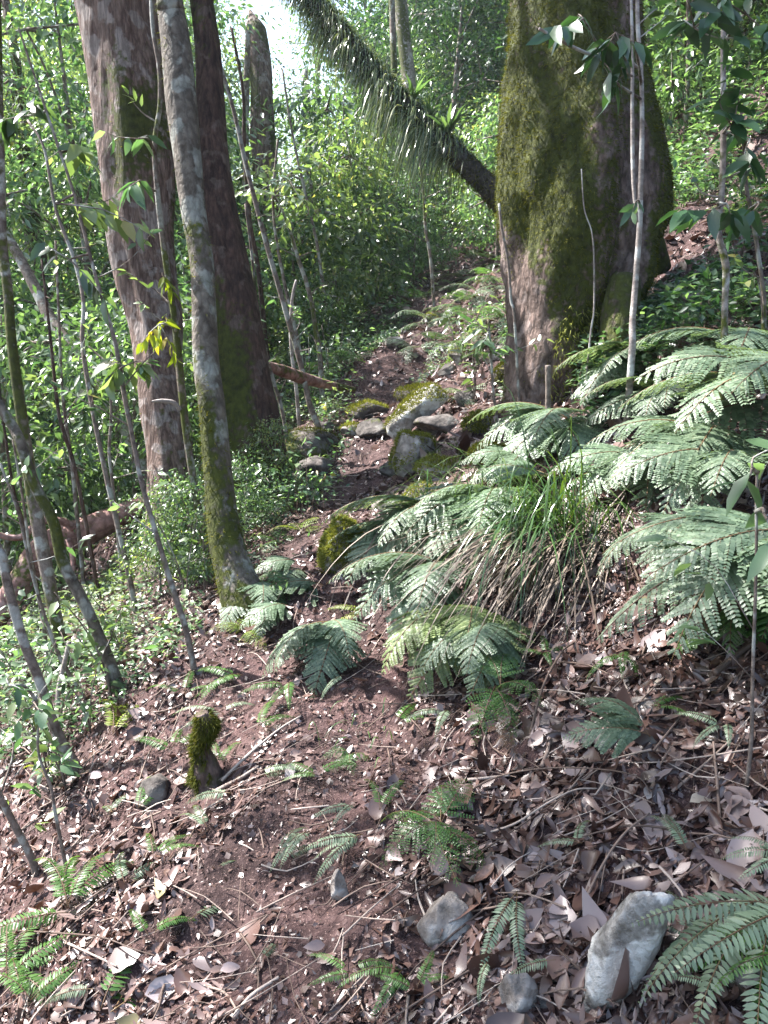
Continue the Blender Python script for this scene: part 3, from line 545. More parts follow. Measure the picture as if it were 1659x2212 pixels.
extra_stems = [
   ('very thin upright stem among the bright leaves at the far left', [(120, 520, 5), (128, 700, 6), (135, 850, 7), (155, 1000, 8), (165, 1100, 9)], 5),
   ('wiry dark stem leaning left below the slanting mossy trunk', [(90, 560, 5), (110, 740, 7), (125, 880, 8), (140, 940, 9), (168, 1040, 9)], 4.6),
   ('thin pale-barked stem just left of the thin dark sapling', [(238, 820, 5), (240, 900, 6), (236, 980, 7), (246, 1070, 7)], 4.4),
   ('pair-like thin stem close beside the dark wavy trunk', [(28, 950, 5), (50, 1080, 6), (66, 1200, 7), (90, 1330, 8)], 3.9),
   ('slanting twiggy stem at the far left edge under the foliage', [(-5, 800, 5), (10, 930, 6), (30, 1060, 7), (62, 1180, 8)], 4.2),
   ('thin dark stem rising right of the dark flared trunk', [(530, 440, 5), (545, 560, 6), (560, 700, 7), (590, 820, 8), (612, 900, 8)], 5.2),
   ('thin stem between the dark flared trunk and the path', [(600, 300, 5), (590, 450, 6), (612, 600, 7), (640, 720, 8), (655, 800, 8)], 7.0),
   ('slender dark stem in front of the broken-topped tree', [(500, 60, 6), (525, 200, 7), (528, 330, 8), (540, 480, 9), (560, 600, 10)], 8.0),
   ('thin upright stem behind the shaggy strands', [(610, 150, 4), (630, 280, 5), (660, 420, 6), (690, 560, 7)], 9.0),
   ('thin grey stem on the slope behind the leaning trunk foot', [(905, 330, 5), (915, 420, 6), (920, 500, 7), (930, 560, 7)], 9.0),
   ('thin pale stem at the upper right behind the mossy post-like trunk', [(1515, 0, 8), (1520, 150, 9), (1512, 260, 10), (1500, 330, 10)], 8.5),
   ('dark straight stem deep in the trees left of the twin pale trunks', [(660, 150, 12), (664, 250, 14), (668, 380, 16)], 15),
   ('thin trunk beside the broken-topped tree', [(536, 60, 12), (532, 200, 14), (530, 330, 16)], 12),
   ('grey trunk glimpsed through leaves at the upper left', [(128, 300, 14), (136, 380, 16), (140, 450, 18)], 12),
   ('thin slanting stem rising from the left slope before the log', [(0, 1000, 5), (40, 1110, 6), (75, 1260, 7), (130, 1420, 8), (190, 1520, 8)], 3.2),
]
for k, (lab, px, y) in enumerate(extra_stems):
    TT('sapling', lab, 'sapling', px, y, y, mat=['bark_sap', 'bark_dark', 'bark_sap'][k % 3], n=8, amp=.05, seed=60+k, top_z=None)

# the shaggy leaning trunk -------------------------------------------
g = rng(41)
leanpx = [(625, -60, 46), (690, 20, 46), (740, 80, 46), (800, 150, 46), (870, 220, 46), (940, 290, 45), (1000, 350, 48), (1075, 425, 54), (1150, 500, 60), (1200, 560, 64)]
P, rr = trunk_pts(leanpx, 5.6, 6.6, True)
P2 = P[-1]+(P[-1]-P[-2])*2; P = np.vstack([P, P2]); rr = np.append(rr, rr[-1])
L0 = P[0].copy(); lean = rootobj('shaggy_tree', L0, 'dark trunk leaning steeply left, shaggy with long hanging strap ferns', 'tree')
V, fs, (C, r_, dirs) = tube(P, rr*.92, 24, 90, .15, 5, 4, .1); mb = MB(); mb.add(V, fs, 0, moss=.25); meshobj('trunk', mb.mesh('trunk', M['bark_black'], L0), lean)
mb = MB(); n = 7000
tpos = np.clip(g.random(n)**1.0, 0, 1)*(len(C)-1); ti = np.minimum(tpos.astype(int), len(C)-2); 
u_, v_, f_ = proj(C[ti]); keep = (u_ < 985+g.normal(size=n)*14); ti = ti[keep]; n = len(ti)
th = g.random(n)*2*PI; dd = dirs[ti, (th/(2*PI)*24).astype(int) % 24]
base = C[ti]+(C[ti+1]-C[ti])*g.random((n, 1))+dd*r_[ti][:, None]*.95
down = dd[:, 2] < .35
D = nrm(dd*1.0+np.array([-.2, -.1, .1])+g.normal(size=(n, 3))*.35)
LL = np.where(down, .08+.38*g.random(n)*np.clip(.6+2.2*vn3(C[ti]*4+dd*.8), .1, 1.2), g.uniform(.05, .2, n)); 
fade = np.clip(1.25-np.abs(u_[keep]-880)/900, .6, 1.1)
V, f, m = strips(base, D, LL*fade, g.uniform(.0035, .0085, n), g.uniform(1.6, 4., n), 6, side=nrm(np.cross(D, g.normal(size=(n, 3))+np.array([0, 2., 0]))))
mb.add(V, f, 0, np.repeat(np.clip(g.random(n)**1.3, 0, 1), m)); meshobj('strap_leaves', mb.mesh('strap_leaves', M['strand'], L0), lean)
mb = MB(); Q, N = sample_surface(*tube(P, rr*.94, 24, 90, .15, 5, 4, .1)[:1], tube(P, rr*.94, 24, 90, .15, 5, 4, .1)[1][0], 9000, g); tufts(mb, Q, N, g, .03, .006, .6); meshobj('moss', mb.mesh('moss', M['moss'], L0), lean)
def nest_fern(p, L, n, label, seed):
    g = rng(seed); root = rootobj('nest_fern', p, label, 'fern', 'nest ferns perched on the leaning trunk'); mb = MB()
    a = np.arange(n)/n*2*PI+g.normal(size=n)*.2; el = g.uniform(.7, 1.35, n); D = np.stack([np.cos(a)*np.cos(el), np.sin(a)*np.cos(el), np.sin(el)], -1)
    V, f, m = strips(np.repeat(p[None], n, 0)+D*.02, D, L*g.uniform(.7, 1.1, n), L*.16, .5, 7); mb.add(V, f, 0, np.repeat(g.random(n), m))
    meshobj('fronds', mb.mesh('fronds', M['leaf_mid'], p), root)
    mb = MB(); V, f = rock_v(p-np.array([0, 0, .03]), (L*.17, L*.17, L*.2), seed, 16, 10, 3, .2); mb.add(V, f, 0, moss=.4); meshobj('root_ball', mb.mesh('root_ball', M['bark_black'], p), root)
def ontrunk(u): 
    uu, vv, ff = proj(C); i = int(np.argmin(abs(uu-u))); return C[i]+np.array([0, 0, r_[i]*1.0])
nest_fern(ontrunk(968), .22, 16, 'bright nest fern perched highest up the bare part of the leaning trunk', 51)
nest_fern(ontrunk(888), .20, 14, 'ragged nest fern mid-way along the leaning trunk', 52)
nest_fern(ontrunk(925), .13, 10, 'small pale nest fern between the two larger ones on the leaning trunk', 53)

# logs ---------------------------------------------------------------
def log_obj(name, label, cat, px, Y0, Y1, mat, n=20, amp=.12, moss=.15, seed=0, extra=None):
    Ys = np.linspace(Y0, Y1, len(px)); P = np.array([at(u, v, y) for (u, v, w_), y in zip(px, Ys)]); rr = np.array([w_*.5/F*y for (u, v, w_), y in zip(px, Ys)])
    root = rootobj(name, P[0], label, cat); V, fs, (C, r, dirs) = tube(P, rr, n, 8*len(px), amp, 5, seed, .15); mo = np.zeros(len(V)); mo[:len(C)*n] = moss_of(V[:len(C)*n], dirs.reshape(-1, 3), moss, seed, (0, 0, 1))
    mb = MB(); mb.add(V, fs, 0, moss=mo); meshobj('log_body', mb.mesh('log_body', M[mat], P[0]), root)
    for nm, px2, yy in extra or []:
        P3 = np.array([at(u, v, y) for (u, v, w_), y in zip(px2, np.linspace(yy[0], yy[1], len(px2)))]); V, fs, _ = tube(P3, [w_*.5/F*yy[0] for u, v, w_ in px2], 10, 6*len(px2), .12, 6, seed+1)
        mb = MB(); mb.add(V, fs); meshobj(nm, mb.mesh(nm, M[mat], P[0]), root)
    return root
log_obj('fallen_log', 'thick reddish fallen log sagging down the left slope behind the slender trunks', 'log',
        [(-60, 1400, 52), (0, 1320, 54), (45, 1255, 54), (80, 1200, 56), (120, 1168, 60), (175, 1150, 62), (240, 1122, 52), (290, 1098, 44), (330, 1085, 42), (400, 1075, 42)], 4.9, 5.4, 'bark_log', seed=2,
        extra=[('branch', [(-20, 1150, 12), (20, 1161, 14), (50, 1158, 16), (85, 1128, 16), (130, 1125, 18), (160, 1140, 20)], (4.8, 5.0)), ('branch', [(150, 1165, 16), (158, 1215, 12), (150, 1260, 9)], (4.95, 4.8))])
log_obj('propped_log', 'reddish broken log propped from the dark flared trunk toward the path', 'log',
        [(540, 770, 16), (568, 787, 20), (620, 805, 26), (665, 820, 24), (710, 832, 18), (765, 842, 12)], 5.0, 6.2, 'bark_log', seed=6)
log_obj('cut_stub', 'short upright cut pole against the foot of the huge mossy trunk', 'stump', [(1184, 885, 13), (1184, 840, 12), (1184, 789, 13)], 3.75, 3.75, 'bark_sap', n=12, seed=9)
log_obj('bent_pole', 'pale barkless forked pole leaning on the left slope', 'branch', [(125, 1525, 12), (128, 1480, 12), (140, 1430, 12), (150, 1385, 11)], 3.0, 3.1, 'bark_pale', n=10, seed=10)

# rocks ---------------------------------------------------------------
def rock(name, label, u, v, wpx, hpx, mat, seed, moss=0., sink=.10, rot=None, dpx=None, tuft=0, tm='moss_bright', cuts=9, rough=.05, lift=0., cover=.5, Y=None):
    g = rng(seed); b = hit(u, v+hpx*.42); y = Y or b[1]; s = y/F; dp = (dpx or wpx)*.5*s; c = at(u, v, y+dp*.75)-np.array([0, 0, sink*hpx*.5*s])
    sz = (wpx*.5*s*1.18, dp*1.1, hpx*.5*s*1.2)
    root = rootobj(name, c, label, 'rock'); V, f = rock_v(c, sz, seed, cuts=cuts, rough=rough, rot=rot)
    mo = 0.
    if moss: mo = np.clip(moss+fbm3(V*6+seed, 3)*.9+.25*nrm(V-c)[:, 2], 0, 1)
    mb = MB(); mb.add(V, f, 0, moss=mo); meshobj('stone', mb.mesh('stone', M[mat], c), root)
    if tuft:
        Q, N = sample_surface(V, f[0], tuft, g); mk = (N[:, 2]*.8+fbm3(Q*9+seed, 2)*.9+.1*g.normal(size=tuft)) > (1-cover)*.9-.2
        mb = MB(); h = .012*(1+2*vn3(Q*60)); tufts(mb, Q[mk]+N[mk]*np.clip(h[mk], 0, 1)[:, None], N[mk], g, .017, .0045, .35); meshobj('moss', mb.mesh('moss', M[tm], c), root)
    return root
rock('boulder', 'large pale boulder sloping out of the leaf litter, bright white top', 1348, 1995, 150, 400, 'rock_pale', 101, rot=(0, .42, .1), dpx=130, cuts=11, rough=.09, sink=.33)
rock('rock', 'square-faced grey rock half buried in the litter under yellow-green fronds', 965, 1985, 140, 125, 'rock', 102, rot=(0, .1, .4), cuts=10)
rock('rock', 'rough brownish rock at the bottom edge between litter and pale boulder', 1118, 2150, 90, 140, 'rock', 103, cuts=8, rough=.09)
rock('rock', 'dark flat stone touching the rough brownish rock', 1175, 2145, 90, 60, 'rock_dark', 104, cuts=10)
rock('rock', 'dark grey angular rock poking out of the litter right of the thin brownish trunk', 330, 1705, 90, 75, 'rock_dark', 105, rot=(0, -.3, .3), cuts=11)
rock('rock', 'small light stone on the bare path soil', 735, 1915, 42, 95, 'rock', 106, cuts=8)
rock('rock', 'tilted pale slab by the path, its upper edge mossy', 905, 878, 66, 160, 'rock_pale', 107, rot=(.2, .78, .1), dpx=90, tuft=9000, cover=.62, cuts=13, rough=.06)
rock('rock', 'dark low rock directly beneath the tilted mossy slab', 955, 915, 110, 50, 'rock_dark', 108, moss=.1)
rock('rock', 'moss-capped rock behind the tilted slab', 895, 852, 70, 36, 'rock_dark', 109, tuft=5000, tm='moss', cover=.9)
rock('rock', 'moss-capped grey block just below the tilted slab', 893, 978, 86, 105, 'rock', 110, tuft=9000, cover=.62)
rock('rock', 'rounded rock fully cushioned in bright moss', 1045, 914, 78, 42, 'rock_dark', 111, tuft=9000, cover=1.1)
rock('rock', 'mossy rock under lacy ferns right of the path', 1065, 990, 90, 60, 'rock_dark', 112, tuft=9000, tm='moss', cover=1.)
rock('rock', 'low mossy rock just left of the lacy ferns', 950, 1010, 90, 50, 'rock', 113, tuft=6000, cover=.8)
rock('rock', 'mossy boulder with golden-green cushions beside the path', 732, 1190, 96, 130, 'rock', 114, tuft=20000, cover=.85, tm='moss_bright', cuts=7)
rock('rock', 'dark bare side of a rock next to the golden-green boulder', 785, 1200, 80, 90, 'rock_dark', 115)
rock('rock', 'mossy hump with litter on its right, left of the tilted slab', 795, 885, 80, 46, 'rock_dark', 116, tuft=5000, cover=.55)
rock('rock', 'dark rock face below the mossy hump', 810, 930, 75, 50, 'rock_dark', 117, moss=.15)
rock('rock', 'green mossy rock at the left foot of the huge mossy trunk', 1100, 805, 62, 50, 'rock_dark', 118, tuft=6000, tm='moss', cover=.9)
rock('rock', 'grey rock below the green mossy one at the huge trunk foot', 1125, 850, 70, 50, 'rock', 119)
rock('rock', 'dark mossy hummock left of the path below the propped log', 670, 975, 130, 90, 'rock_dark', 120, moss=.3, tuft=4000, tm='moss', cover=.5)
rock('rock', 'small dark rock touching the slim stem on the path edge', 700, 925, 60, 40, 'rock_dark', 121)
rock('rock', 'pale upright rock far up the path on the left', 790, 640, 44, 50, 'rock_pale', 122)
rock('rock', 'grey rock at the far bend of the path', 862, 585, 50, 40, 'rock', 123)
rock('rock', 'long flat rock lying up the far path', 830, 625, 60, 22, 'rock', 124)
rock('rock', 'small pale rock on the slope beyond the tilted slab', 1040, 705, 30, 30, 'rock_pale', 125)
for k, (u, v, w_, h_, mt, lab) in enumerate([(1000, 770, 60, 34, 'rock', 'flat grey rock crossing the slope above the bright moss mound'), (965, 800, 40, 30, 'rock_dark', 'small dark rock above the tilted slab tip'), (1080, 760, 46, 40, 'rock', 'block of grey rock left of the huge trunk foot'), (930, 690, 34, 22, 'rock_pale', 'small pale stone on the upper slope, above the flat grey rock'),
      (1000, 640, 40, 30, 'rock', 'lichen-grey rock higher on the slope among lacy ferns'), (850, 740, 40, 26, 'rock', 'low stone beside the climbing path, above the mossy hump'), (760, 930, 50, 34, 'rock', 'step-like stone at the left of the path, below the mossy hump'), (850, 1010, 60, 40, 'rock_dark', 'dark stone at the foot of the moss-capped block'), (840, 1090, 60, 40, 'rock', 'grey stone edging the path above the golden-green boulder'), (905, 1080, 60, 70, 'rock', 'upright grey stone face below the moss-capped block'), (1005, 860, 44, 40, 'rock_dark', 'dark stone between the tilted slab and the bright moss mound')]):
    rock('rock', lab, u, v, w_, h_, mt, 140+k, moss=.15 if k % 2 else 0, tuft=2500 if k % 3 == 0 else 0, cover=.5, cuts=11)
rock('rock', 'grey-brown rock showing between litter and the grass tussock', 1275, 1165, 90, 90, 'rock', 126, moss=.2)
rock('rock', 'flat brown rock behind the upright curled leaf', 1390, 1530, 90, 45, 'rock', 127)
rock('rock', 'small brown rock below the flat one left of the upright curled leaf', 1312, 1600, 60, 50, 'rock', 128)
rock('rock', 'low dark rock at the flared foot of the dark trunk', 690, 1010, 90, 50, 'rock_dark', 129)
rock('rock', 'grey rock under the slope ferns left of the golden-green boulder', 620, 1040, 60, 34, 'rock', 130)
# mossy stump
g = rng(77); b = hit(455, 1690); P = np.array([b-[0, 0, .1], at(452, 1665, b[1]), at(438, 1620, b[1]), at(446, 1570, b[1]), at(436, 1540, b[1])])
root = rootobj('mossy_stump', b, 'short weathered stump cloaked in golden moss, standing in the litter', 'stump'); V, fs, _ = tube(P, np.array([56, 30, 17, 22, 15])/F*b[1], 28, 70, .8, 9, 3, .5)
mb = MB(); mb.add(V, fs, 0, moss=.4); meshobj('wood', mb.mesh('wood', M['bark_mossy'], b), root)
Q, N = sample_surface(V, fs[0], 12000, g); mk = fbm3(Q*11, 2)*1.3+.8*(Q[:, 2]-b[2])/.2-.5*N[:, 0] > .25; mb = MB(); tufts(mb, Q[mk]+N[mk]*(.02*vn3(Q[mk]*30)[:, None]+.004), N[mk], g, .017, .004, 1.0); meshobj('moss', mb.mesh('moss', M['moss'], b), root)

# fern fronds ---------------------------------------------------------
def bip_frond(seed, a0, a1, np_=18, nq=21, wid=.42, curl=.34):
    g = rng(seed); n = 40; a = np.radians(np.linspace(a0, a1, n)); ds = 1/(n-1)
    C = np.zeros((n, 3)); C[1:, 0] = np.cumsum(np.cos(a[:-1]))*ds; C[1:, 2] = np.cumsum(np.sin(a[:-1]))*ds; C[:, 1] = .05*np.sin(np.linspace(0, 2.5, n)+seed)
    mb = MB(); V, f, _ = tube(C[::3], np.linspace(.006, .0015, len(C[::3])), 4, 26); mb.add(V, f, 1, g.random())
    Pq = []; Dq = []; Nq = []; Lq = []; tq = []
    t0 = .16
    for k in range(np_):
        t = t0+(1-t0)*(k/np_)**.95; i = min(int(t*(n-1)), n-2); o = C[i]; T = nrm(C[i+1]-C[i]); S = np.array([0, 1., 0]); N = np.cross(T, S); N = N if N[2] > 0 else -N
        lp = wid*(1-((t-t0)/(1-t0)))**.95*(.88+.12*min(1, k/2))*g.uniform(.86, 1.08)+.012
        for s in (-1, 1):
            fa = R(62-22*t+g.normal()*5); d0 = nrm(T*math.cos(fa)+S*s*math.sin(fa)); m = max(4, int(nq*(.35+.65*lp/wid))); q = (np.arange(m)+.6)/m
            pos = o+d0*(q*lp)[:, None]-N*(curl*lp*q*q)[:, None]*.8; lat = nrm(np.cross(N, d0))
            l = lp*.135*(1-q*.62)**.8+.006
            if m > 8: V, f, _ = tube(np.array([o, o+d0*lp*.5-N*curl*lp*.2, o+d0*lp*.95-N*curl*lp*.72]), [.0022, .0015, .0006], 3, 5, cap=False); mb.add(V, f, 1, .3)
            for s2 in (-1, 1):
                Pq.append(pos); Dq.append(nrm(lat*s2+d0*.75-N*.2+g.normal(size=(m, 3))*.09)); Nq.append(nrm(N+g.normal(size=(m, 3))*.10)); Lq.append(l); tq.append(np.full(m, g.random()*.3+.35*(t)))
            Pq.append(pos[-1:]); Dq.append(d0[None]); Nq.append(N[None]); Lq.append(np.array([lp*.10])); tq.append([.5])
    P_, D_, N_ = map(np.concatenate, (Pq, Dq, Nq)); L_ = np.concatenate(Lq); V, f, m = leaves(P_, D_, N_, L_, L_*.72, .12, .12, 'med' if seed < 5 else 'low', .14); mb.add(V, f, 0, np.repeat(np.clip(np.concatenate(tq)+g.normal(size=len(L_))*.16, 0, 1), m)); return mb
def sword_frond(seed, a0, a1, n_=30, wid=.115):
    g = rng(seed); n = 30; a = np.radians(np.linspace(a0, a1, n)); ds = 1/(n-1)
    C = np.zeros((n, 3)); C[1:, 0] = np.cumsum(np.cos(a[:-1]))*ds; C[1:, 2] = np.cumsum(np.sin(a[:-1]))*ds; C[:, 1] = .06*np.sin(np.linspace(0, 2.2, n)+seed)
    mb = MB(); V, f, _ = tube(C[::3], np.linspace(.006, .0015, len(C[::3])), 4, 22); mb.add(V, f, 1, g.random()); Pq = []; Dq = []; Nq = []; Lq = []
    for k in range(n_):
        t = .14+.86*k/n_; i = min(int(t*(n-1)), n-2); T = nrm(C[i+1]-C[i]); S = np.array([0, 1., 0]); N = np.cross(T, S); N = N if N[2] > 0 else -N
        for s in (-1, 1):
            Pq.append(C[i]); Dq.append(nrm(S*s+T*(.30+.3*t)-N*.18+g.normal(size=3)*.07)); Nq.append(nrm(N+g.normal(size=3)*.15)); Lq.append(wid*(1-((t-.14)/.86)**2.2)*(.75+.25*min(1, k/3))*g.uniform(.88, 1.08)+.01)
    L_ = np.array(Lq); V, f, m = leaves(np.array(Pq), np.array(Dq), np.array(Nq), L_, np.minimum(L_*.45, .027), .22, .12, 'med'); mb.add(V, f, 0, np.repeat(np.clip(.5+g.normal(size=len(L_))*.15, 0, 1), m)); return mb
ARCH = [(34, -48), (8, -74), (52, -45), (0, -48), (18, -62)]
FR = {}
def frondmesh(kind, var, mat):
    k = (kind, var, mat)
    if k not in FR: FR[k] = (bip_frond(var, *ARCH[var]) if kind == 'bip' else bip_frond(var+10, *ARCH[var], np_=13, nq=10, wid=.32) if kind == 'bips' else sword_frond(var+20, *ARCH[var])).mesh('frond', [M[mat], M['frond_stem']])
    return FR[k]
_fs = [0]
def fern(p, kind, mat, fronds, label, group, lift=.02, name='fern'):
    """fronds: (azimuth deg, length m, variant)"""
    _fs[0] += 1; root = rootobj(name, p, label, 'fern', group)
    for k, (az, L, var) in enumerate(fronds):
        o = meshobj('frond', frondmesh(kind, var, mat), root, (0, 0, lift)); o.rotation_euler = (R(((k*53+_fs[0]*17) % 40)-20), 0, R(az)); o.scale = (L, L, L)
    return root
def pxfern(u, v, kind, mat, azs, Lpx, var, label, group=None, jit=1, Y=None, up=0):
    p = hit(u, v) if Y is None else at(u, v, Y); g = rng(int(u*7+v)); s = p[1]/F*(1.3 if kind == 'bip' else 1.1 if kind == 'bips' else 1.3); up = up*(2.2 if kind == 'bip' else 1.3); p = p+np.array([0, 0, up])
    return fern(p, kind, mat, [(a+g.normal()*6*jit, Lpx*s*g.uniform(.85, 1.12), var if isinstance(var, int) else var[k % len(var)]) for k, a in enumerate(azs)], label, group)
GB = 'large lacy ferns on the right bank'; GS = 'small ladder-leaved ferns in the litter'; GL = 'lacy ferns along the path'
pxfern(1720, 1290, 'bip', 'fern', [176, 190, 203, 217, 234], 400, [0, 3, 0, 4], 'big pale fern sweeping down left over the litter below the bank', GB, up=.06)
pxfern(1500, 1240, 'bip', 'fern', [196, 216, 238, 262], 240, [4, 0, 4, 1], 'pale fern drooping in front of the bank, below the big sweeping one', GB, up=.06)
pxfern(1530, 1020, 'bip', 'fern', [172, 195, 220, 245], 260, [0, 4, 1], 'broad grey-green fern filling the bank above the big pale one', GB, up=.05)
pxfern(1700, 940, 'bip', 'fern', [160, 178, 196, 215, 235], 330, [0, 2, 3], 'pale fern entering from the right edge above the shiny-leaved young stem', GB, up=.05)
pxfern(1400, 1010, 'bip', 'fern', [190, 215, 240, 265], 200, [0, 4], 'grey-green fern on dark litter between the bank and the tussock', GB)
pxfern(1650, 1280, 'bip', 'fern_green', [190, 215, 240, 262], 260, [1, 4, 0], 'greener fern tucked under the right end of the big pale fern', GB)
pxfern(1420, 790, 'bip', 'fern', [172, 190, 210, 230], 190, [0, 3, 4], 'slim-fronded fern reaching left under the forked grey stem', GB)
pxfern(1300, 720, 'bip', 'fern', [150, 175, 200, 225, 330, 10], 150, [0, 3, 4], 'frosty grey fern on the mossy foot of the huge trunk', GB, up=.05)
pxfern(1500, 690, 'bip', 'fern', [170, 195, 220, 245, 20], 150, [0, 4, 3], 'grey fern left of the crooked pale sapling', GB)
pxfern(1480, 800, 'bips', 'fern_green', [185, 215, 250, 290, 330], 130, [1, 0, 4], 'bright green fern tuft behind the slim-fronded fern', GB)
pxfern(1225, 915, 'bip', 'fern', [165, 190, 215, 240, 265], 190, [0, 4, 1], 'dull green lacy fern directly below the cut pole stub', GL)
pxfern(1130, 1000, 'bip', 'fern', [175, 200, 225, 250], 130, [0, 3, 4], 'lacy fern spreading left over the moss-covered rocks', GL)
pxfern(1085, 1150, 'bip', 'fern', [178, 192, 205, 222, 240, 258], 215, [3, 0, 4], 'large pale fern behind the tussock blades', GL, up=.06)
pxfern(960, 1150, 'bip', 'fern', [175, 195, 215, 235, 255, 275], 220, [0, 4, 1], 'pale fern right of the golden-green boulder', GL, up=.03)
pxfern(1010, 1400, 'bip', 'fern_sun', [208, 224, 238, 252, 266], 225, [1, 4, 1, 0], 'sunlit fern with long hanging fronds above the path hollow', GL, up=.06)
pxfern(960, 1270, 'bip', 'fern', [190, 210, 230, 250], 210, [0, 4, 1], 'bright white-green fern over the path, left of the hanging fronds', GL, up=.03)
pxfern(700, 1275, 'bip', 'fern', [190, 208, 226], 150, [3, 0, 3], 'pale fern stretching down left toward the lichen-patched trunk foot', GL)
pxfern(715, 1400, 'bip', 'fern', [205, 232, 258, 285], 160, [1, 4, 1, 0], 'drooping grey-green fern left of the hollow in the path', GL, up=.04)
pxfern(625, 1320, 'bip', 'fern', [190, 210, 235], 110, [3, 0, 4], 'pale fern low on the slope edge right of the lichen-patched foot', GL)
pxfern(880, 1200, 'bips', 'fern', [180, 210, 240, 270], 130, [0, 4], 'short pale fern tuft between boulder and tussock', GL)
pxfern(945, 1850, 'bips', 'fern_green', [60, 85, 110, 135, 200, 250, 285, 320], 190, [2, 0, 1, 4, 1], 'yellow-green lacy fern standing over the square-faced rock', GL, up=.05)
pxfern(1075, 1560, 'bips', 'fern_green', [70, 100, 250, 275, 295], 150, [2, 2, 1, 1], 'thin yellow-green fern hanging below the tussock thatch', GL, up=.07)
pxfern(1395, 1720, 'bip', 'fern', [150, 168], 190, [2, 0], 'pale single-fronded fern arching over the litter below the upright curled leaf', GL, up=.06)
pxfern(760, 1640, 'bips', 'fern_green', [200, 235, 270, 330], 80, [0, 4], 'tiny sparse fern on the bare soil below the hollow', GL)
pxfern(600, 1180, 'bips', 'fern_green', [30, 80, 150, 210, 260], 90, [0, 2], 'small bright fern at the right of the lichen-patched trunk foot', GL)
pxfern(640, 1270, 'bips', 'fern_green', [190, 215, 240], 130, [0, 3], 'yellowish lacy fern left of the golden-green boulder', GL)
pxfern(535, 1375, 'bips', 'fern_yellow', [60, 100, 150, 200, 300], 100, [0, 2], 'glowing yellow-green fern at the mossy foot of the lichen-patched trunk', GL)
pxfern(245, 1600, 'sword', 'fern_yellow', [45, 70, 100, 130], 150, [0, 2], 'glowing yellow fern frond cluster right of the thin brownish trunk', GL)
pxfern(110, 1700, 'sword', 'fern_yellow', [60, 100, 140], 120, [0, 2], 'yellow-green fern behind the foot of the thin brownish trunk', GL)
pxfern(650, 1160, 'bips', 'fern_yellow', [20, 70, 120, 200], 90, [0, 2], 'yellow-green low fern on the path edge below the dark hummock', GL)
pxfern(790, 1330, 'sword', 'fern_yellow', [180, 200], 90, [0, 3], 'short yellowish frond right at the path above the hollow', GL)
SW = [(455, 1815, [120, 150], 110, [0], 'fern'), (500, 1745, [170], 120, [3], 'fern'), (665, 1825, [225, 240], 120, [3, 0], 'fern'), (785, 1835, [185, 200, 215], 120, [3, 0], 'fern'),
      (405, 2015, [62], 180, [3], 'fern'), (150, 1990, [50, 75, 100, 140, 200], 190, [0, 2], 'fern_green'), (235, 2215, [55, 72, 90], 230, [3, 0], 'fern_green'), (70, 2190, [20, 50, 90, 130, 170], 170, [0, 2, 3], 'fern_green'),
      (205, 2175, [175], 120, [3], 'fern'), (1125, 1965, [225, 245], 160, [3], 'fern'), (1690, 1990, [178, 188, 198, 210, 222, 236], 350, [3, 0, 3], 'fern'), (1700, 2110, [150, 175, 200, 225], 200, [0, 3], 'fern_green'),
      (1700, 1890, [150, 175, 205], 150, [0, 3], 'fern'), (1480, 1880, [95, 120], 110, [2], 'fern'), (1200, 2120, [185], 150, [3], 'fern'), (1060, 2110, [240], 90, [3], 'fern'), (1060, 1570, [60, 120, 200, 330], 70, [0], 'fern_green'),
      (1180, 1440, [20, 90, 170, 260], 80, [0, 2], 'fern_green'), (340, 1880, [20, 60, 120], 110, [0], 'fern_green'), (560, 1600, [30, 75], 110, [0, 2], 'fern_green'), (400, 1520, [20, 100, 160], 100, [0, 2], 'fern_green'),
      (860, 1590, [20, 60], 100, [0], 'fern_green'), (300, 1770, [60, 100], 100, [2], 'fern_green'), (760, 2130, [10, 160, 190], 110, [0], 'fern_green'), (480, 1560, [190, 220, 20], 90, [0], 'fern'), (470, 1680, [60, 120], 90, [2], 'fern_green'),
      (1410, 1560, [20, 60, 330], 90, [0, 3], 'fern_green'), (1560, 1600, [150, 200, 260], 90, [0, 3], 'fern'), (560, 1700, [10, 40], 90, [0, 3], 'fern'), (860, 2130, [200, 240], 140, [0], 'fern_green'), (960, 1560, [200, 250], 90, [0], 'fern'),
      (1560, 2180, [30, 100, 160], 120, [0, 2], 'fern'), (620, 1500, [200, 240, 280], 90, [0, 1], 'fern_green'), (740, 1480, [230], 80, [1], 'fern'), (520, 1480, [160, 200, 240], 110, [0, 3], 'fern_green'), (1300, 1040, [170, 200, 250], 120, [0, 1], 'fern_green'),
      (1560, 620, [200, 240, 280], 100, [1], 'fern_green'), (470, 1900, [60], 70, [3], 'fern'), (330, 2050, [30, 80, 130], 120, [0, 3], 'fern_green'), (690, 1700, [150, 200, 20], 90, [0], 'fern_green'), (820, 1780, [60, 120], 100, [2], 'fern_green'), (1250, 1860, [70, 150], 110, [0, 3], 'fern'), (900, 2170, [20, 80, 150], 110, [0, 2], 'fern_green'), (560, 2100, [70], 110, [3], 'fern'), (1480, 2060, [60, 110, 160], 130, [0, 2], 'fern'), (380, 1640, [100, 160, 40], 100, [0], 'fern_green'), (240, 1780, [60, 130], 90, [0, 3], 'fern'), (1340, 1440, [200, 250, 300], 90, [1, 0], 'fern_green')]
sz = lambda l: 'tiny' if l < 90 else 'small' if l < 125 else 'medium' if l < 200 else 'long-fronded'
cn = {'fern': 'pale green', 'fern_green': 'bright green', 'fern_yellow': 'yellow'}
nw = {1: 'single-fronded', 2: 'two-fronded', 3: 'three-fronded', 4: 'four-fronded', 5: 'bushy', 6: 'many-fronded'}
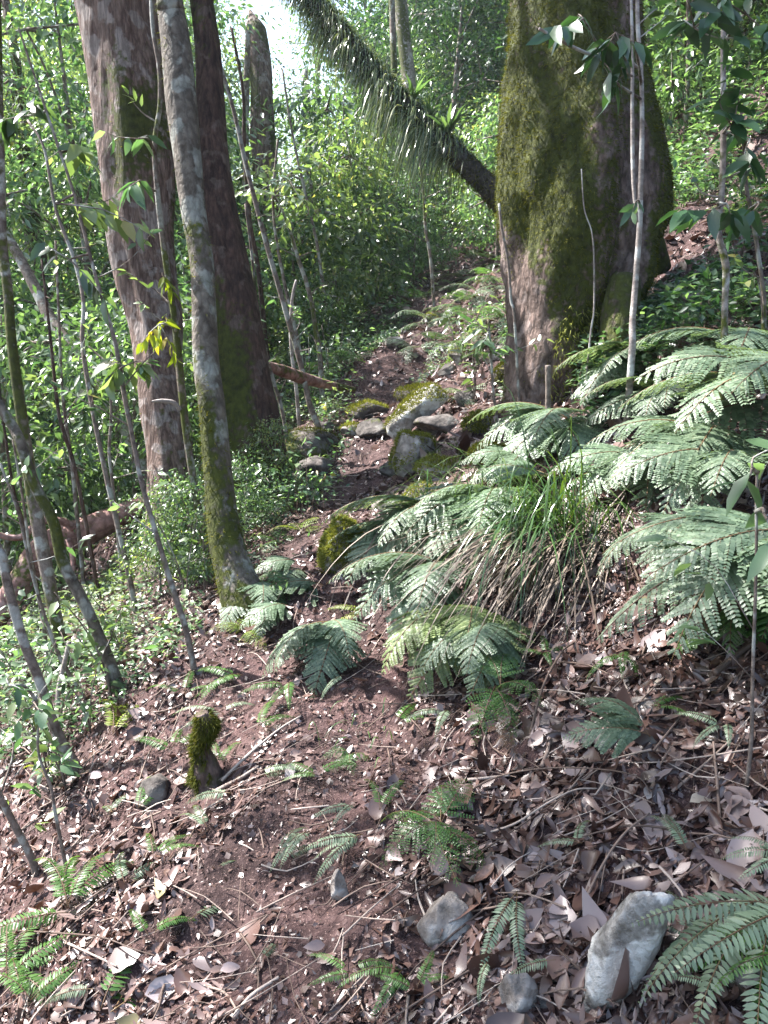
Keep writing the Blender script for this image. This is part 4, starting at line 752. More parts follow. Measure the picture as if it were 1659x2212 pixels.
for (u, v, azs, Lp, var, mt) in SW:
    pp = hit(u, v); pxfern(u, v, 'sword', mt, azs, Lp, var, f'{sz(Lp)} {cn[mt]} {nw[len(azs)]} ladder fern {where(pp)}', GS, up=.015)

# grass tussock --------------------------------------------------------
def tussock(p, n, Lr, label, name, azm, azs, seed, thatch=0, W=.007):
    g = rng(seed); root = rootobj(name, p, label, 'grass'); mb = MB(); az = np.radians(azm+g.normal(size=n)*azs); el = np.radians(g.uniform(35, 88, n))
    D = np.stack([np.cos(az)*np.cos(el), np.sin(az)*np.cos(el), np.sin(el)], -1); P = p+g.normal(size=(n, 3))*np.array([.10, .07, .02]); V, f, m = strips(P, D, g.uniform(*Lr, n), W*g.uniform(.6, 1.2, n), g.uniform(.7, 2.0, n), 8)
    mb.add(V, f, 0, np.repeat(g.random(n), m)); meshobj('blades', mb.mesh('blades', M['grass'], p), root)
    if thatch:
        mb = MB(); n = thatch; az = np.radians(226+g.normal(size=n)*20); el = np.radians(g.uniform(-35, 25, n)); D = np.stack([np.cos(az)*np.cos(el), np.sin(az)*np.cos(el), np.sin(el)], -1)
        P = p+g.normal(size=(n, 3))*np.array([.13, .09, .02]); V, f, m = strips(P, D, (.15+.65*g.random(n)**1.3), .006*g.uniform(.5, 1.5, n), g.uniform(.3, 1.1, n), 7)
        V = V.copy(); zg = gz(V[:, 0], V[:, 1])+.012+.05*g.random(len(V))*0+np.repeat(g.random(n)*.09, m); V[:, 2] = np.maximum(V[:, 2], zg)
        mb.add(V, f, 0, np.repeat(g.random(n), m)); meshobj('dead_thatch', mb.mesh('dead_thatch', M['thatch'], p), root)
b = hit(1190, 1190)
tussock(b+np.array([0, -.05, .08]), 300, (.3, .72), 'big grass tussock with arching green blades and straw thatch spilling downhill', 'grass_tussock', 185, 60, 91, 300, .006)
b2 = hit(1010, 1130); tussock(b2+np.array([0, 0, .03]), 110, (.3, .62), 'thinner blue-green grass clump drooping left of the big tussock', 'grass_clump', 200, 40, 92, 90, .006)
pxfern(1580, 1080, 'bip', 'fern', [186, 210, 235], 240, [0, 4, 0], 'grey-green fern halfway up the bank left of the shiny-leaved young stem', GB, up=.05)
pxfern(1600, 800, 'bip', 'fern', [165, 190, 215, 240, 265], 200, [0, 4, 3], 'pale fern right of the crooked pale sapling, level with its middle', GB, up=.04)
pxfern(1450, 900, 'bip', 'fern', [170, 195, 220, 245], 170, [0, 3, 4], 'dull fern in shade between the two slim pale saplings', GB, up=.04)
pxfern(1180, 1090, 'bip', 'fern', [20, 60, 110, 150], 160, [0, 3, 4], 'half-hidden fern rising behind the tussock top', GL, up=.04)
pxfern(560, 1290, 'bip', 'fern', [20, 330, 290, 250], 120, [0, 3], 'small pale fern just right of the lichen-patched trunk foot', GL, up=.02)
pxfern(1060, 1430, 'bip', 'fern', [200, 222, 240, 262], 200, [1, 4, 0], 'pale fern at the left foot of the straw thatch', GL, up=.05)
pxfern(900, 1180, 'bip', 'fern', [185, 205, 225, 250], 170, [3, 0, 4], 'pale fern up the bank to the right of the golden-green boulder', GL, up=.02)
pxfern(650, 1235, 'bip', 'fern', [190, 215], 100, [3, 0], 'flat pale fern between the lichen-patched foot and golden-green boulder', GL, up=.01)
pxfern(20, 2150, 'sword', 'fern_green', [10, 40, 75, 110, 330], 200, [0, 2], 'dark green bushy fern in the lower left corner of the litter', GS, up=.02)
pxfern(1085, 1640, 'bips', 'fern_dead', [80, 110, 250, 275], 90, [2, 1], 'withered rusty fern standing in litter below the straw thatch', GS, up=.05)
pxfern(1600, 1330, 'bip', 'fern_dead', [200, 235, 265], 150, [1, 0], 'brown dead fronds under the greener fern at the right', GB, up=.03)
pxfern(1130, 1250, 'bip', 'fern_dead', [195, 230, 260], 130, [1, 4], 'brown dead fronds hanging left of the tussock base', GL, up=.03)
pxfern(760, 1760, 'sword', 'fern', [200, 240], 90, [0], 'small pale two-fronded fern on the upper edge of the bare red soil', GS, up=.01)
pxfern(280, 1930, 'sword', 'fern', [30, 75, 110], 130, [0, 3], 'pale three-fronded fern in the litter left of the bare red soil', GS, up=.01)
pxfern(610, 1890, 'sword', 'fern', [40, 55], 130, [3, 0], 'pale paired fronds slanting across the bare red soil', GS, up=.03)
b3 = hit(790, 1600); tussock(b3, 26, (.08, .16), 'little star-shaped grass tuft on the soil below the hanging fronds', 'grass_tuft', 150, 90, 93, W=.005)

# leaf litter ----------------------------------------------------------
g = rng(500)
BARE = [(*hit(u, v)[:2], r_) for u, v, r_ in ((620, 1830, .20), (560, 1900, .16), (700, 1780, .12), (745, 1520, .22), (540, 1450, .16), (470, 1980, .12), (600, 2140, .10), (720, 1990, .10), (760, 1000, .25), (700, 1080, .2), (900, 1730, .08))]
def litter_pts(n, y0, y1, xl, xr, bare=True, pw=1.3):
    y = y0+(y1-y0)*g.random(n)**pw; x = xl*y+(xr-xl)*y*g.random(n)+0
    if bare:
        s = x-pathx(y); k = .9*np.exp(-((s-.03)/.23)**2)*np.clip(1.2-abs(y-2.4)/2.2, .0, 1)+.8*(vn2(x*1.6+30, y*1.6+11) > .24)*(abs(s) < .7)*(y < 5)
        for bx, by, br in BARE: k = k+1.05*np.exp(-(((x-bx)**2+(y-by)**2)/br**2)**1.5)
        kp = g.random(n) > np.clip(k, 0, .95); x, y = x[kp], y[kp]
    return x, y
lit = MB()
for (n, y0, y1, Ls, kind, pw) in ((21000, .75, 3.4, (.018, .062), 'hi', 1.15), (19000, 3.0, 7.5, (.03, .075), 'med', 1.1), (24000, 7.5, 20, (.05, .11), 'low', 1.2)):
    x, y = litter_pts(n, y0, y1, -.62, .62, y0 < 6, pw); k = len(x); cl = g.random(k)
    L = Ls[0]+(Ls[1]-Ls[0])*g.random(k)**2.0; L = np.where(cl > .965, L*1.5+.01, L)*np.where((x-pathx(y)) > .35, 1.2, .9)
    flat = np.where(g.random(k) < .7, .28, .75)[:, None]; Ng = gnormal(x, y); N = nrm(Ng+g.normal(size=(k, 3))*flat); D = nrm(np.cross(N, g.normal(size=(k, 3))))
    P = np.stack([x, y, gz(x, y)+.001+.020*g.random(k)**1.8], -1)-D*L[:, None]*.5; wr = np.where(cl < .25, g.uniform(.16, .28, k), np.where(cl < .8, g.uniform(.32, .5, k), g.uniform(.5, .8, k)))
    pile = np.clip(.5+1.6*vn2(x*2.3+9, y*2.3+5), 0, 1); tt = np.clip(g.beta(1.5, 2.9, k)*.88+.16*pile+(g.random(k) > .994)*.5, 0, 1)
    V, f, m = leaves(P, D, N, L, L*wr, g.normal(size=k)*.42, g.normal(size=k)*.5+.15, kind, .17); lit.add(V, f, 0, np.repeat(tt, m))
meshobj('leaf_litter', lit.mesh('leaf_litter', M['litter']), kind='stuff')
fl = MB(); x, y = litter_pts(62000, .75, 6, -.6, .6, False, 1.35); k = len(x); keep = (g.random(k) < .45+.55*(vn2(x*4, y*4) > -.1)); x, y = x[keep], y[keep]; k = len(x); N = nrm(gnormal(x, y)+g.normal(size=(k, 3))*.5); D = nrm(np.cross(N, g.normal(size=(k, 3)))); L = .004+.022*g.random(k)**2
V, f, m = leaves(np.stack([x, y, gz(x, y)+.003+.008*g.random(k)], -1), D, N, L, L*g.uniform(.25, .9, k), 0, .2, 'low', .4); fl.add(V, f, 0, np.repeat(g.beta(1.4, 3.2, k), m)); meshobj('litter_crumbs', fl.mesh('litter_crumbs', M['litter']), kind='stuff')
tw = MB(); 
for k in range(1500):
    y = .8+5*g.random()**1.2; x = y*g.uniform(-.6, .6); L = g.uniform(.04, .22)*(1 if g.random() < .9 else 1.8); a = g.uniform(0, 2*PI); e = np.array([math.cos(a), math.sin(a), 0])*L
    q = np.array([[x, y, 0], [x, y, 0]+e*.5+g.normal(size=3)*.06*L*np.array([1, 1, 0]), [x, y, 0]+e]); q[:, 2] = gz(q[:, 0], q[:, 1])+.012+g.random(3)*.02; r0 = g.uniform(.001, .0035)
    V, f, _ = tube(q, [r0, r0*.8, r0*.5], 4, 5, cap=False); tw.add(V, f, 0, g.random())
meshobj('twig_litter', tw.mesh('twig_litter', M['twig']), kind='stuff')

# noticeable sticks ----------------------------------------------------
def stick(label, px, wpx, tint=.5, lift=.02, mat='twig', seed=0, name='stick', lifts=None):
    P = []; 
    for k, (u, v) in enumerate(px):
        p = hit(u, v)+np.array([0, 0, lift if lifts is None else lifts[k]]); P.append(p)
    P = np.array(P); y = P[0][1]; w_ = np.linspace(wpx, wpx*.6, len(P))*.5/F*P[:, 1]
    V, f, _ = tube(P, w_, 8, 8*len(P), .15, 25, seed); mb = MB(); mb.add(V, f, 0, tint); o = meshobj(name, mb.mesh(name, M[mat], P[0]), None, P[0], label, 'stick')
stick('straight pale stick lying near the bottom edge, ending at soil', [(505, 2212), (545, 2165), (603, 2124)], 14, .9, .015, seed=1)
stick('curved thin brown stick left of the straight pale one', [(425, 2135), (480, 2150), (505, 2180), (515, 2212)], 8, .6, .01, seed=2)
stick('long dark stem crossing the left foreground litter', [(0, 2040), (120, 2050), (220, 2062), (290, 2090), (340, 2105)], 5, .1, .05, seed=3)
stick('yellowish stem slanting in the lower left litter', [(150, 2060), (200, 2085), (255, 2115)], 7, .85, .03, seed=4)
stick('grey stick lying downhill in the lower left litter', [(335, 2205), (355, 2150), (365, 2115)], 10, .4, .02, seed=5)
stick('pale stick leaning up the slope right of the mossy stump', [(480, 1700), (530, 1650), (600, 1590), (650, 1560)], 8, .95, .02, seed=6)
stick('yellow-brown arching stem over the litter right of the yellow-green fern', [(1030, 1815), (1110, 1805), (1180, 1775), (1240, 1740), (1290, 1712)], 6, .9, lifts=[.01, .03, .05, .04, .01], seed=7)
stick('long thin arching stem running to the pale single frond', [(990, 1735), (1060, 1722), (1150, 1716), (1260, 1716), (1370, 1720), (1410, 1735)], 5, .25, lifts=[.01, .05, .07, .07, .05, .01], seed=8)
stick('dark crossing twig from the yellow-green fern toward the square-faced rock', [(830, 2000), (920, 1940), (1030, 1870), (1150, 1790), (1240, 1730)], 5, .05, .03, seed=9)
stick('thin grey branch leaning over the pale boulder', [(1245, 2000), (1290, 1915), (1340, 1860), (1400, 1785)], 8, .55, lifts=[.01, .03, .06, .03], seed=10)
stick('long thick dark branch along the right edge of the litter', [(1540, 1480), (1600, 1430), (1680, 1370)], 16, .2, .03, seed=11)
stick('straight thin twig in the right litter, upper one', [(1410, 1640), (1440, 1600), (1475, 1555)], 6, .4, .02, seed=12)
stick('straight thin twig in the right litter, lower longer one', [(1450, 1730), (1520, 1670), (1590, 1605)], 8, .6, .02, seed=13)
stick('upright leaning stick in the litter at the right', [(1555, 1770), (1545, 1700), (1535, 1655)], 9, .5, lifts=[.0, .03, .06], seed=14)
stick('brown root-like stick right of the thatch foot', [(1170, 1670), (1182, 1640), (1188, 1610)], 12, .6, .02, seed=15)
stick('grey root crossing the path edge below the mossy stump', [(465, 1720), (490, 1705), (520, 1690), (560, 1665)], 12, .7, .015, seed=16)
stick('thin fallen pole beneath the slanting mossy trunk', [(0, 993), (60, 1010), (110, 1030), (165, 1050)], 9, .7, .25, seed=17)
stick('dark thick rod at the left of the tussock thatch', [(1140, 1610), (1170, 1520), (1210, 1450), (1240, 1400)], 7, .2, lifts=[.0, .05, .06, .02], seed=18)
stick('pale twig lying among litter above the pale boulder', [(1010, 1700), (1050, 1695), (1100, 1690)], 9, .9, .02, seed=19)
stick('bleached stick lying across the leafy slope at the left', [(60, 1560), (140, 1555), (200, 1550)], 8, .9, .05, seed=20)
# noticeable dead leaves
def dead_leaf(label, u, v, Lpx, az, pitch, roll, tint, wr=.42, curl=.3, cup=.3):
    p = hit(u, v)+np.array([0, 0, .02]); L = Lpx/F*p[1]; a, e = R(az), R(pitch); D = np.array([[math.cos(a)*math.cos(e), math.sin(a)*math.cos(e), math.sin(e)]]); N = np.array([[0, -.3, 1.]]); N = N-D*(N@D.T); N = nrm(N)
    S = np.cross(N, D); N = nrm(N*math.cos(R(roll))+S*math.sin(R(roll))); V, f, m = leaves(p[None]-D*L*.3, D, N, L, L*wr, curl, cup, 'hi'); mb = MB(); mb.add(V, f, 0, tint)
    o = meshobj('dead_leaf', mb.mesh('dead_leaf', M['litter'], p), None, p, label, 'leaf', 'large fallen leaves lying loose in the litter')
dead_leaf('tall brown curled leaf standing upright, split lower part greyish', 1345, 1590, 150, 80, 70, 15, .42, .4, -.3, .6)
dead_leaf('large tan curled leaf lying in the lower left litter', 430, 2095, 75, 330, 10, 10, .75, .45)
dead_leaf('pale torn leaf right of the large tan curled leaf', 490, 2110, 55, 20, 5, 0, .8, .55)
dead_leaf('pale pointed leaf standing on the soil right of the mossy stump', 628, 1672, 55, 265, -20, 0, .9, .45)
dead_leaf('broad pinkish-tan leaf below the square-faced rock', 1150, 2050, 100, 15, 5, 10, .62, .38)
dead_leaf('orange-brown leaf stuck upright beside the pale boulder', 1283, 1935, 60, 75, 50, 0, .35, .4, .2, .5)
dead_leaf('olive-yellow curled leaf in the right litter', 1505, 1745, 70, 10, 15, 10, .98, .55)
dead_leaf('second olive-yellow leaf, left of the first, under arching stem', 1400, 1735, 60, 60, 20, 0, .97, .5)
dead_leaf('long pinkish leaf at the right edge of the litter', 1605, 1735, 80, 120, 10, 0, .68, .4)
dead_leaf('big pale bark-like leaf pointing down right of the pale boulder', 1600, 1800, 110, 100, 15, 0, .85, .35)
dead_leaf('long curled leaf above the pale boulder top', 1480, 1800, 120, 340, 5, 30, .8, .25)
dead_leaf('grey-green curled leaf right of the upright curled leaf', 1420, 1545, 80, 40, 10, 20, .55, .35)
dead_leaf('yellowish flat leaf high in the right litter', 1425, 1490, 55, 0, 5, 0, .98, .5)
dead_leaf('reddish leaf hanging in the litter at right centre', 1490, 1600, 75, 310, -5, 0, .3, .4)
dead_leaf('pink curled bark piece at the foot of the thatch', 1205, 1430, 70, 75, 40, 0, .7, .5)
dead_leaf('white-backed round leaf on the litter by the thin brownish trunk', 205, 1688, 36, 40, 10, 0, .93, .8)
dead_leaf('pale leaf lying on bare soil near the small light stone', 860, 1900, 40, 40, 15, 0, .9, .6)
dead_leaf('dark brown large leaf on the bank under the big pale fern', 1290, 1500, 80, 20, 10, 0, .15, .45)
dead_leaf('folded grey leaf on the path below the bare red soil', 690, 2060, 55, 200, 15, 20, .6, .5)
dead_leaf('red-brown leaf standing beneath dead fronds at the right', 850, 1700, 60, 260, -30, 0, .2, .5)

# undergrowth ----------------------------------------------------------
def ugrow(n, region, L, mats, hmax, seed, thr=-.05, fs_=1.1):
    g = rng(seed); x, y = region(g, n); k = vn2(x*fs_+7, y*fs_+3)+.5*vn2(x*3.3, y*3.3) > thr; x, y = x[k], y[k]; n = len(x)
    h = hmax*(.15+.85*g.random(n))*np.clip(.6+1.2*vn2(x*2.2+40, y*2.2), .15, 1.4); P = np.stack([x, y, gz(x, y)+h], -1); D = nrm(g.normal(size=(n, 3))*np.array([1, 1, .35])); N = nrm(np.array([-.1, -.1, 1.])+g.normal(size=(n, 3))*.45)
    mb = MB(); mi = (vn2(x*1.7, y*1.7+60)+g.normal(size=n)*.12 > 0).astype(int)
    for q in (0, 1):
        s = mi == q; add_leaves(mb, P[s], D[s], N[s], L, L*.5, g, q)
    # thin stalks under a share of the leaves
    s = g.random(n) < .22; B = P[s].copy(); B[:, 2] -= h[s]; B[:, :2] += g.normal(size=(s.sum(), 2))*.03; V, f, m = strips(B, P[s]-B, h[s], .003, 0., 2); mb.add(V, f, 2, .3)
    return mb.mesh('undergrowth', [M[q] for q in mats]+[M['twig']])
_bd = np.array([hit(u, v) for u, v in ((-60, 1800), (165, 1655), (250, 1520), (420, 1440), (560, 1350), (680, 1200), (715, 1080), (735, 960), (760, 860), (860, 760))]); _bd = _bd[np.argsort(_bd[:, 1])]
def xb(y): return np.interp(y, _bd[:, 1], _bd[:, 0])
def reg_left(g, n):
    y = 1.9+10*g.random(n)**1.5; x = xb(y)-.02+.15*g.normal(size=n)*.5-6*g.random(n)**1.15*np.clip(y/4, .45, 2); k = (x/y > -.62) & (x < xb(y)+.1); return x[k], y[k]
def reg_old(g, n):
    y = 2.3+11*g.random(n)**1.25; l = .25+7*g.random(n)**1.1*np.clip(y/4, .5, 2); x = pathx(y)-.35-l; k = (x/y > -.62) & ((x-pathx(y)) < -.62-.25*(y < 3.2)) ; return x[k], y[k]
meshobj('undergrowth', ugrow(40000, reg_left, .052, ['leaf_cool', 'leaf_bright'], .42, 601, -.08), kind='stuff')
meshobj('undergrowth', ugrow(90000, reg_left, .028, ['leaf_cool', 'fern'], .24, 604, -.18), kind='stuff')
def reg_mid(g, n):
    y = 4.6+10*g.random(n)**1.3; x = pathx(y)+g.uniform(-1.6, 3.2, n)*np.clip(y/7, .6, 1.5); s = x-pathx(y); k = (abs(s+.05) > .26) & ~((y < 6) & (s > .1) & (s < .9)); return x[k], y[k]
meshobj('undergrowth', ugrow(42000, reg_mid, .045, ['leaf_cool', 'fern'], .22, 605, -.06), kind='stuff')
def reg_far(g, n):
    y = 6+24*g.random(n)**1.3; x = y*g.uniform(-.55, .62, n); s = x-pathx(y); k = (abs(s-.3) > .8) | (y > 13); return x[k], y[k]
meshobj('undergrowth', ugrow(90000, reg_far, .07, ['leaf_cool', 'leaf_mid'], .45, 602, .0, .6), kind='stuff')
def reg_right(g, n):
    y = 3.5+9*g.random(n)**1.2; x = y*(.2+.45*g.random(n)); k = (x-pathx(y)) > 1.2; return x[k], y[k]
meshobj('undergrowth', ugrow(40000, reg_right, .05, ['leaf_cool', 'leaf_dark'], .32, 603, -.12), kind='stuff')

# copies: lacy ferns up the slope, seedlings ---------------------------
def seedling_mesh(seed, mat, n=34, h=.5, L=.07, wr=.45):
    g = rng(seed); root = rootobj('seedling', (0, 0, 0), 'x', 'plant'); sb = MB(); lb = MB()
    for k in range(3):
        a = g.uniform(0, 2*PI); t = np.linspace(0, 1, 5)[:, None]; hh = h*g.uniform(.6, 1.1); top = np.array([math.cos(a)*hh*.35, math.sin(a)*hh*.35, hh]); q = top*t*np.array([1, 1, 1])+np.array([0, 0, 1])*0*t; q[:, :2] *= t
        V, f, _ = tube(q, [.005, .004, .0035, .003, .002], 5, 9); sb.add(V, f, 0, .4); m = n//3; tt = .25+.75*g.random(m)
        C_ = np.stack([np.interp(tt, t[:, 0], q[:, j]) for j in range(3)], -1); d = nrm(g.normal(size=(m, 3))*np.array([1, 1, .3])); lb_p = C_+d*.015
        add_leaves(lb, lb_p, d, nrm(np.array([0, 0, 1.])+g.normal(size=(m, 3))*.35), L, L*wr, g, kind='med', curl=.2)
    meshobj('stem', sb.mesh('stem', M['bark_sap']), root); meshobj('leaves', lb.mesh('leaves', M[mat]), root); return root
SEED = [(seedling_mesh(701, 'leaf_bright'), 'yellow-green'), (seedling_mesh(702, 'leaf_cool', 40, .42, .055), 'cool green'), (seedling_mesh(703, 'leaf_mid', 44, .6, .08, .4), 'mid-green')]
usedp = set()
def place(protos, p, rz, s, lab, group, g):
    k = int(g.integers(0, len(protos))); src, cname = protos[k]
    lab = lab.format(c=cname)
    if src.name not in usedp:
        usedp.add(src.name); src.location = [float(q) for q in p]; src.rotation_euler = (0, 0, rz); src.scale = (s, s, s); src['label'] = lab; src['group'] = group
    else: dup(src, p, rz, s, lab, group=group)
g = rng(800); n = 0
while n < 95:
    y = 2.6+10*g.random()**1.2; x = y*g.uniform(-.5, .35); s = x-pathx(y)
    if abs(s) < .55 or (s > 0 and y < 5) or (s < 0 and s > -.9 and y < 3): continue
    p = np.array([x, y, float(gz(x, y))-.01]); u, v, f = proj(p)
    if not (-20 < u < 1680 and 400 < v < 2000) or (u < 360 and 980 < v < 1420): continue
    place(SEED, p, g.uniform(0, 6.3), g.uniform(.5, 1.15), 'young {c} broad-leaved plant '+where(p), 'young broad-leaved plants on the slopes', g); n += 1
def far_fern(seed, mat):
    g = rng(seed); root = rootobj('fern', (0, 0, 0), 'x', 'fern')
    for k in range(7):
        o = meshobj('frond', frondmesh('bips', int(g.integers(0, 5)), mat), root); o.rotation_euler = (R(g.uniform(-15, 15)), 0, k/7*2*PI+g.normal()*.25); L = g.uniform(.8, 1.1); o.scale = (L, L, L)
    return root
FF = [(far_fern(721, 'fern'), 'pale'), (far_fern(722, 'fern_green'), 'bright green')]
spots = [(900, 760), (940, 740), (985, 745), (1030, 760), (1065, 730), (915, 640), (960, 680), (1075, 620), (840, 660), (870, 620), (1005, 690), (1055, 560), (985, 520), (1100, 700), (790, 700), (745, 790), (1010, 600), (950, 590), (1040, 640), (1000, 660), (890, 650), (930, 700), (980, 620), (860, 700), (820, 720), (1060, 600), (900, 560), (760, 740), (960, 560), (1020, 540), (1070, 570), (880, 690), (1090, 690), (1000, 860), (720, 790)]
for (u, v) in spots:
    p = hit(u, v); place(FF, p, g.uniform(0, 6.3), g.uniform(.34, .6), '{c} lacy fern far off, '+where(p), 'lacy ferns on the far slope', g)
n = 0
while n < 42:
    y = 4.6+9*g.random(); x = y*g.uniform(.30, .56); p = np.array([x, y, float(gz(x, y))]); place(FF, p, g.uniform(0, 6.3), g.uniform(.22, .45), '{c} lacy hillside fern '+where(p), 'lacy ferns on the right hillside', g); n += 1
n = 0
while n < 30:
    y = 2.7+7*g.random(); x = pathx(y)-.75-2.5*g.random()*y/4; p = np.array([x, y, float(gz(x, y))]); u, v, f = proj(p)
    if u < 0: continue
    place(FF, p, g.uniform(0, 6.3), g.uniform(.16, .3), '{c} lacy fern '+where(p), 'lacy ferns on the left slope', g); n += 1

# background trees ------------------------------------------------------
def forest_tree(name, seed, mat, h, r0, lumps, ncl, nl, L, zc, rad, bark='bark_sap', flat=.7, cat='tree', spread=.26, wr=.45, lean=.12):
    g = rng(seed); root = rootobj(name, (0, 0, 0), 'x', cat); lx, ly = g.normal(size=2)*lean*h*.5
    P = np.array([[0, 0, -.4], [lx*.1, ly*.1, h*.2], [lx*.35, ly*.35, h*.5], [lx*.7, ly*.7, h*.75], [lx, ly, h*.97]]); V, fs, _ = tube(P, np.array([1.15, .9, .7, .45, .15])*r0, 10, 24, .12, 3, seed); mb = MB(); mb.add(V, fs, 0, moss=np.clip(.25+.5*vn3(V*2), 0, 1))
    cs = []
    for k in range(lumps):
        z = zc[0]+(zc[1]-zc[0])*(k+.5)/lumps; a = k*2.4+g.normal()*.4; rr_ = rad*g.uniform(.3, 1)*(1-.5*(z/h)**2); i = z/h; cs.append([lx*i+math.cos(a)*rr_, ly*i+math.sin(a)*rr_, z])
        q = np.array(cs[-1]); b0 = np.array([lx*i*.8, ly*i*.8, z*.8]); V, fs, _ = tube(np.array([b0, (b0+q)/2+[0, 0, .1], q]), [r0*.3, r0*.2, .01], 5, 7); mb.add(V, fs, 0)
    pos, d, N, c = crown_clusters(cs, [rad*.62]*lumps, ncl, nl, g, L, flat, spread)
    for q in c[::3]:
        b0 = np.array(cs)[np.argmin(((np.array(cs)-q)**2).sum(1))]; V, fs, _ = tube(np.array([b0, q]), [.012, .004], 4, 3, cap=False); mb.add(V, fs, 0)
    meshobj('trunk', mb.mesh('trunk', M[bark]), root); lb = MB(); add_leaves(lb, pos, d, N, L, L*wr, g); meshobj('crown', lb.mesh('crown', M[mat]), root); return root
TA = [(forest_tree('forest_tree', 901, 'leaf_bright', 9, .13, 9, 230, 46, .085, (3, 8.6), 2.0, spread=.22), 'yellow-green'), (forest_tree('forest_tree', 902, 'leaf_mid', 9.5, .15, 9, 150, 40, .15, (2.6, 9), 2.1, 'bark_mossy', spread=.22), 'mid-green')]
TB = [(forest_tree('understory_tree', 903, 'leaf_bright', 4.4, .045, 8, 170, 40, .07, (.8, 4.2), 1.15, spread=.17), 'yellow-green'), (forest_tree('understory_tree', 904, 'leaf_mid', 4.2, .04, 8, 90, 36, .13, (.6, 4), 1.15, spread=.17), 'mid-green'), (forest_tree('understory_tree', 907, 'leaf_cool', 4.6, .05, 8, 130, 38, .10, (1, 4.4), 1.2, spread=.17), 'dull green')]
TD = [(forest_tree('far_tree', 905, 'leaf_cool', 12, .17, 9, 200, 36, .21, (3, 11.5), 2.8, 'bark_grey', spread=.4), 'blue-green'), (forest_tree('far_tree', 906, 'leaf_mid', 12, .17, 9, 200, 36, .21, (2.4, 11.5), 2.8, spread=.4), 'mid-green')]
TE = [(forest_tree('dark_tree', 911, 'leaf_dark', 5.2, .06, 9, 170, 38, .10, (.5, 5), 1.5, spread=.19), 'dark-leaved'), (forest_tree('dark_tree', 912, 'leaf_mid', 5.6, .06, 9, 170, 38, .11, (.6, 5.4), 1.5, spread=.2), 'deep green')]
TC = [(forest_tree('shrub', 908, 'leaf_bright', 1.7, .02, 6, 80, 34, .07, (.3, 1.6), .55, cat='shrub', spread=.14), 'yellow-green'), (forest_tree('shrub', 909, 'leaf_cool', 1.6, .02, 6, 80, 34, .06, (.2, 1.5), .55, cat='shrub', spread=.14), 'dull green'), (forest_tree('shrub', 910, 'leaf_mid', 1.9, .02, 6, 80, 34, .075, (.3, 1.8), .6, cat='shrub', spread=.15), 'mid-green')]
g_ = rng(4321)
def scatter(protos, n, xr, yr, smin_, smax_, mind, lab, group, seed, ok=None):
    g = rng(seed); pts = []; tries = 0
    while len(pts) < n and tries < n*60:
        tries += 1; y = yr[0]+(yr[1]-yr[0])*g.random(); x = y*g.uniform(*xr); s = x-float(pathx(y))
        if any((x-a)**2+(y-b)**2 < mind**2 for a, b in pts): continue
        if ok and not ok(x, y, s): continue
        pts.append((x, y)); p = np.array([x, y, float(gz(x, y))]); place(protos, p, g.uniform(0, 6.3), g.uniform(smin_, smax_), lab+where(p+np.array([0, 0, 1.5])), group, g)
gap = lambda x, y, w_=.022: abs(x/y-(-.128)) < w_ or (abs(x/y+.16) < .05 and y < 12.5) or (abs(x/y+.45) < .035 and y < 10)
corr = lambda x, y, s: not (-.10 < x/y < .17)
scatter(TC, 44, (-.52, -.06), (5.5, 13), .6, 1.25, .7, '{c} shrub ', 'shrubs on the left slope', 31, lambda x, y, s: s < -1.3 and not gap(x, y, .0))
scatter(TC, 22, (.28, .58), (7, 16), .6, 1.2, 1.0, '{c} hillside shrub ', 'shrubs on the right hillside', 32)
scatter(TC, 24, (-.08, .17), (10.5, 20), .7, 1.3, 1.0, '{c} shrub far upslope, ', 'shrubs far up the slope', 36)
scatter(TB, 24, (-.55, -.10), (7.0, 17), .8, 1.35, 1.2, 'slender {c} tree ', 'understory trees on the left slope', 33, lambda x, y, s: s < -1.8 and (y > 13 or x < -2.9) and not gap(x, y, .065) and not (abs((x-.2)*.43+(y-4.4)*.90) < 1.5 and x > -5.5))
scatter(TE, 16, (.30, .60), (9, 18), .7, 1.2, 1.5, 'leafy {c} tree ', 'understory trees on the right hillside', 34)
scatter(TB, 11, (-.01, .20), (16, 26), .8, 1.3, 1.5, 'slender {c} tree far back, ', 'understory trees beyond the path', 35)
scatter(TA, 7, (-.56, -.17), (9, 22), .8, 1.15, 2.2, 'tall {c} tree ', 'forest trees on the left slope', 37, lambda x, y, s: not gap(x, y, .15))
scatter(TA[1:]+TE, 12, (.05, .60), (15, 26), .8, 1.1, 2.5, 'tall {c} tree upslope, ', 'forest trees on the upper slope', 38)
scatter(TE, 16, (.0, .24), (13.5, 22), .8, 1.3, 1.5, 'bushy {c} tree behind the path, ', 'dark bushy trees behind the path', 41)
scatter(TE, 8, (.30, .6), (8.5, 14), .6, 1.0, 1.5, 'bushy {c} hillside tree ', 'dark bushy trees on the right hillside', 42)
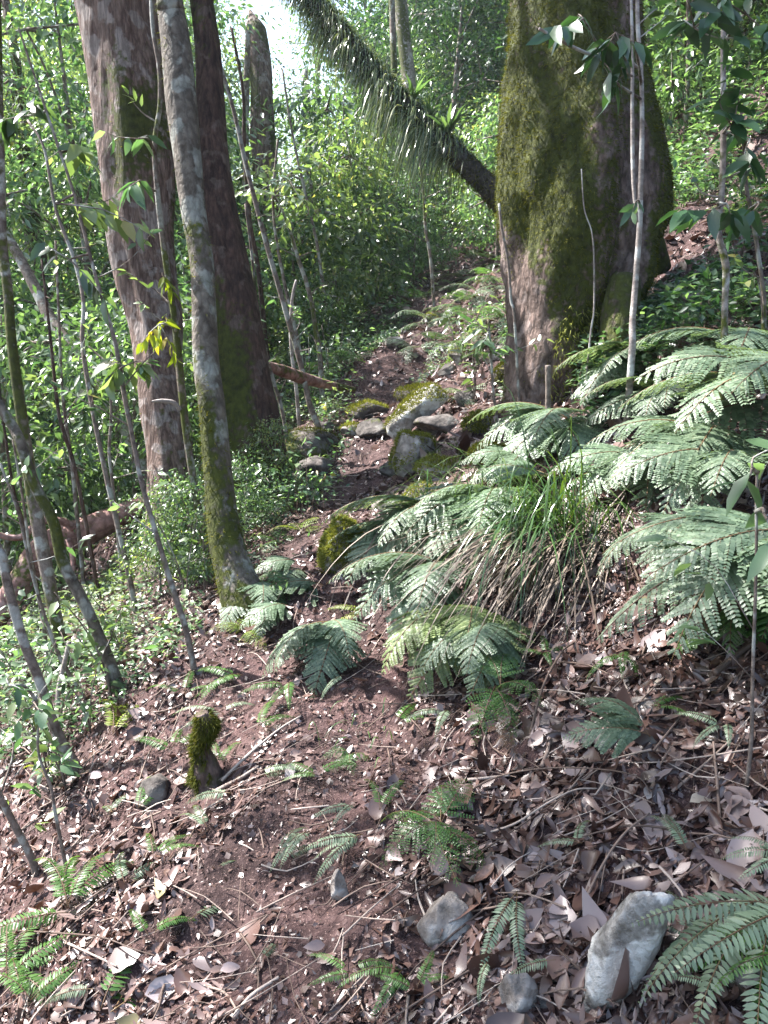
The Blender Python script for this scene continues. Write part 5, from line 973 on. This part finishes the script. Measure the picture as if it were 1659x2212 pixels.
for k, (u, v, yy, sc_, kk) in enumerate([(375, 1150, 3.9, .42, 1), (320, 1190, 4.0, .4, 0), (420, 1180, 3.7, .34, 2), (520, 1130, 4.1, .34, 1), (590, 1060, 4.6, .36, 0), (700, 500, 10.5, 1.2, 0), (640, 560, 9.5, 1.1, 0), (740, 560, 11.5, 1.3, 2), (770, 540, 13, 1.3, 2)]):
    x_ = (u-829.5)/F*yy; p = np.array([x_, yy, float(gz(x_, yy))]); place([TC[kk]], p, k*1.3, sc_*(1.3 if yy > 6 else .85), '{c} bush '+where(p+np.array([0, 0, .4])), 'bushes around the trunks', rng(k))
for k, (x_y, yy, sc_) in enumerate([(-.238, 20, .85), (-.205, 25, .7), (-.085, 24, .75), (-.25, 13, .6), (-.215, 15.5, .68), (-.20, 22, .8), (-.165, 30, .95)]):
    p = np.array([x_y*yy, yy, float(gz(x_y*yy, yy))]); place([TA[k % 2]], p, k*1.7, sc_*1.15, 'slim {c} tree '+where(p+np.array([0, 0, 4.])), 'slim trees near the sky gap', rng(k))
scatter(TD, 30, (-.58, .60), (26, 62), .9, 1.4, 3.2, 'distant {c} tree ', 'distant trees on the hillside', 39, lambda x, y, s: not gap(x, y, .13) and not (x/y < -.25 and g_.random() < .7))

# haze ------------------------------------------------------------------
hm, hn, hl, ho = newmat('haze_air'); pv = hn.new('ShaderNodeVolumePrincipled'); pv.inputs['Color'].default_value = (.74, .87, 1, 1); pv.inputs['Density'].default_value = HAZE; pv.inputs['Anisotropy'].default_value = .3
hl.new(pv.outputs[0], ho.inputs['Volume'])
x0, x1, y0, y1, z0, z1 = -71, 71, -31, 91, -30, 46
mb = MB(); mb.add([[x0, y0, z0], [x1, y0, z0], [x1, y1, z0], [x0, y1, z0], [x0, y0, z1], [x1, y0, z1], [x1, y1, z1], [x0, y1, z1]], np.array([[0, 3, 2, 1], [4, 5, 6, 7], [0, 1, 5, 4], [1, 2, 6, 5], [2, 3, 7, 6], [3, 0, 4, 7]]))
if HAZE > 0: meshobj('haze', mb.mesh('haze', hm, smooth=False), kind='stuff')
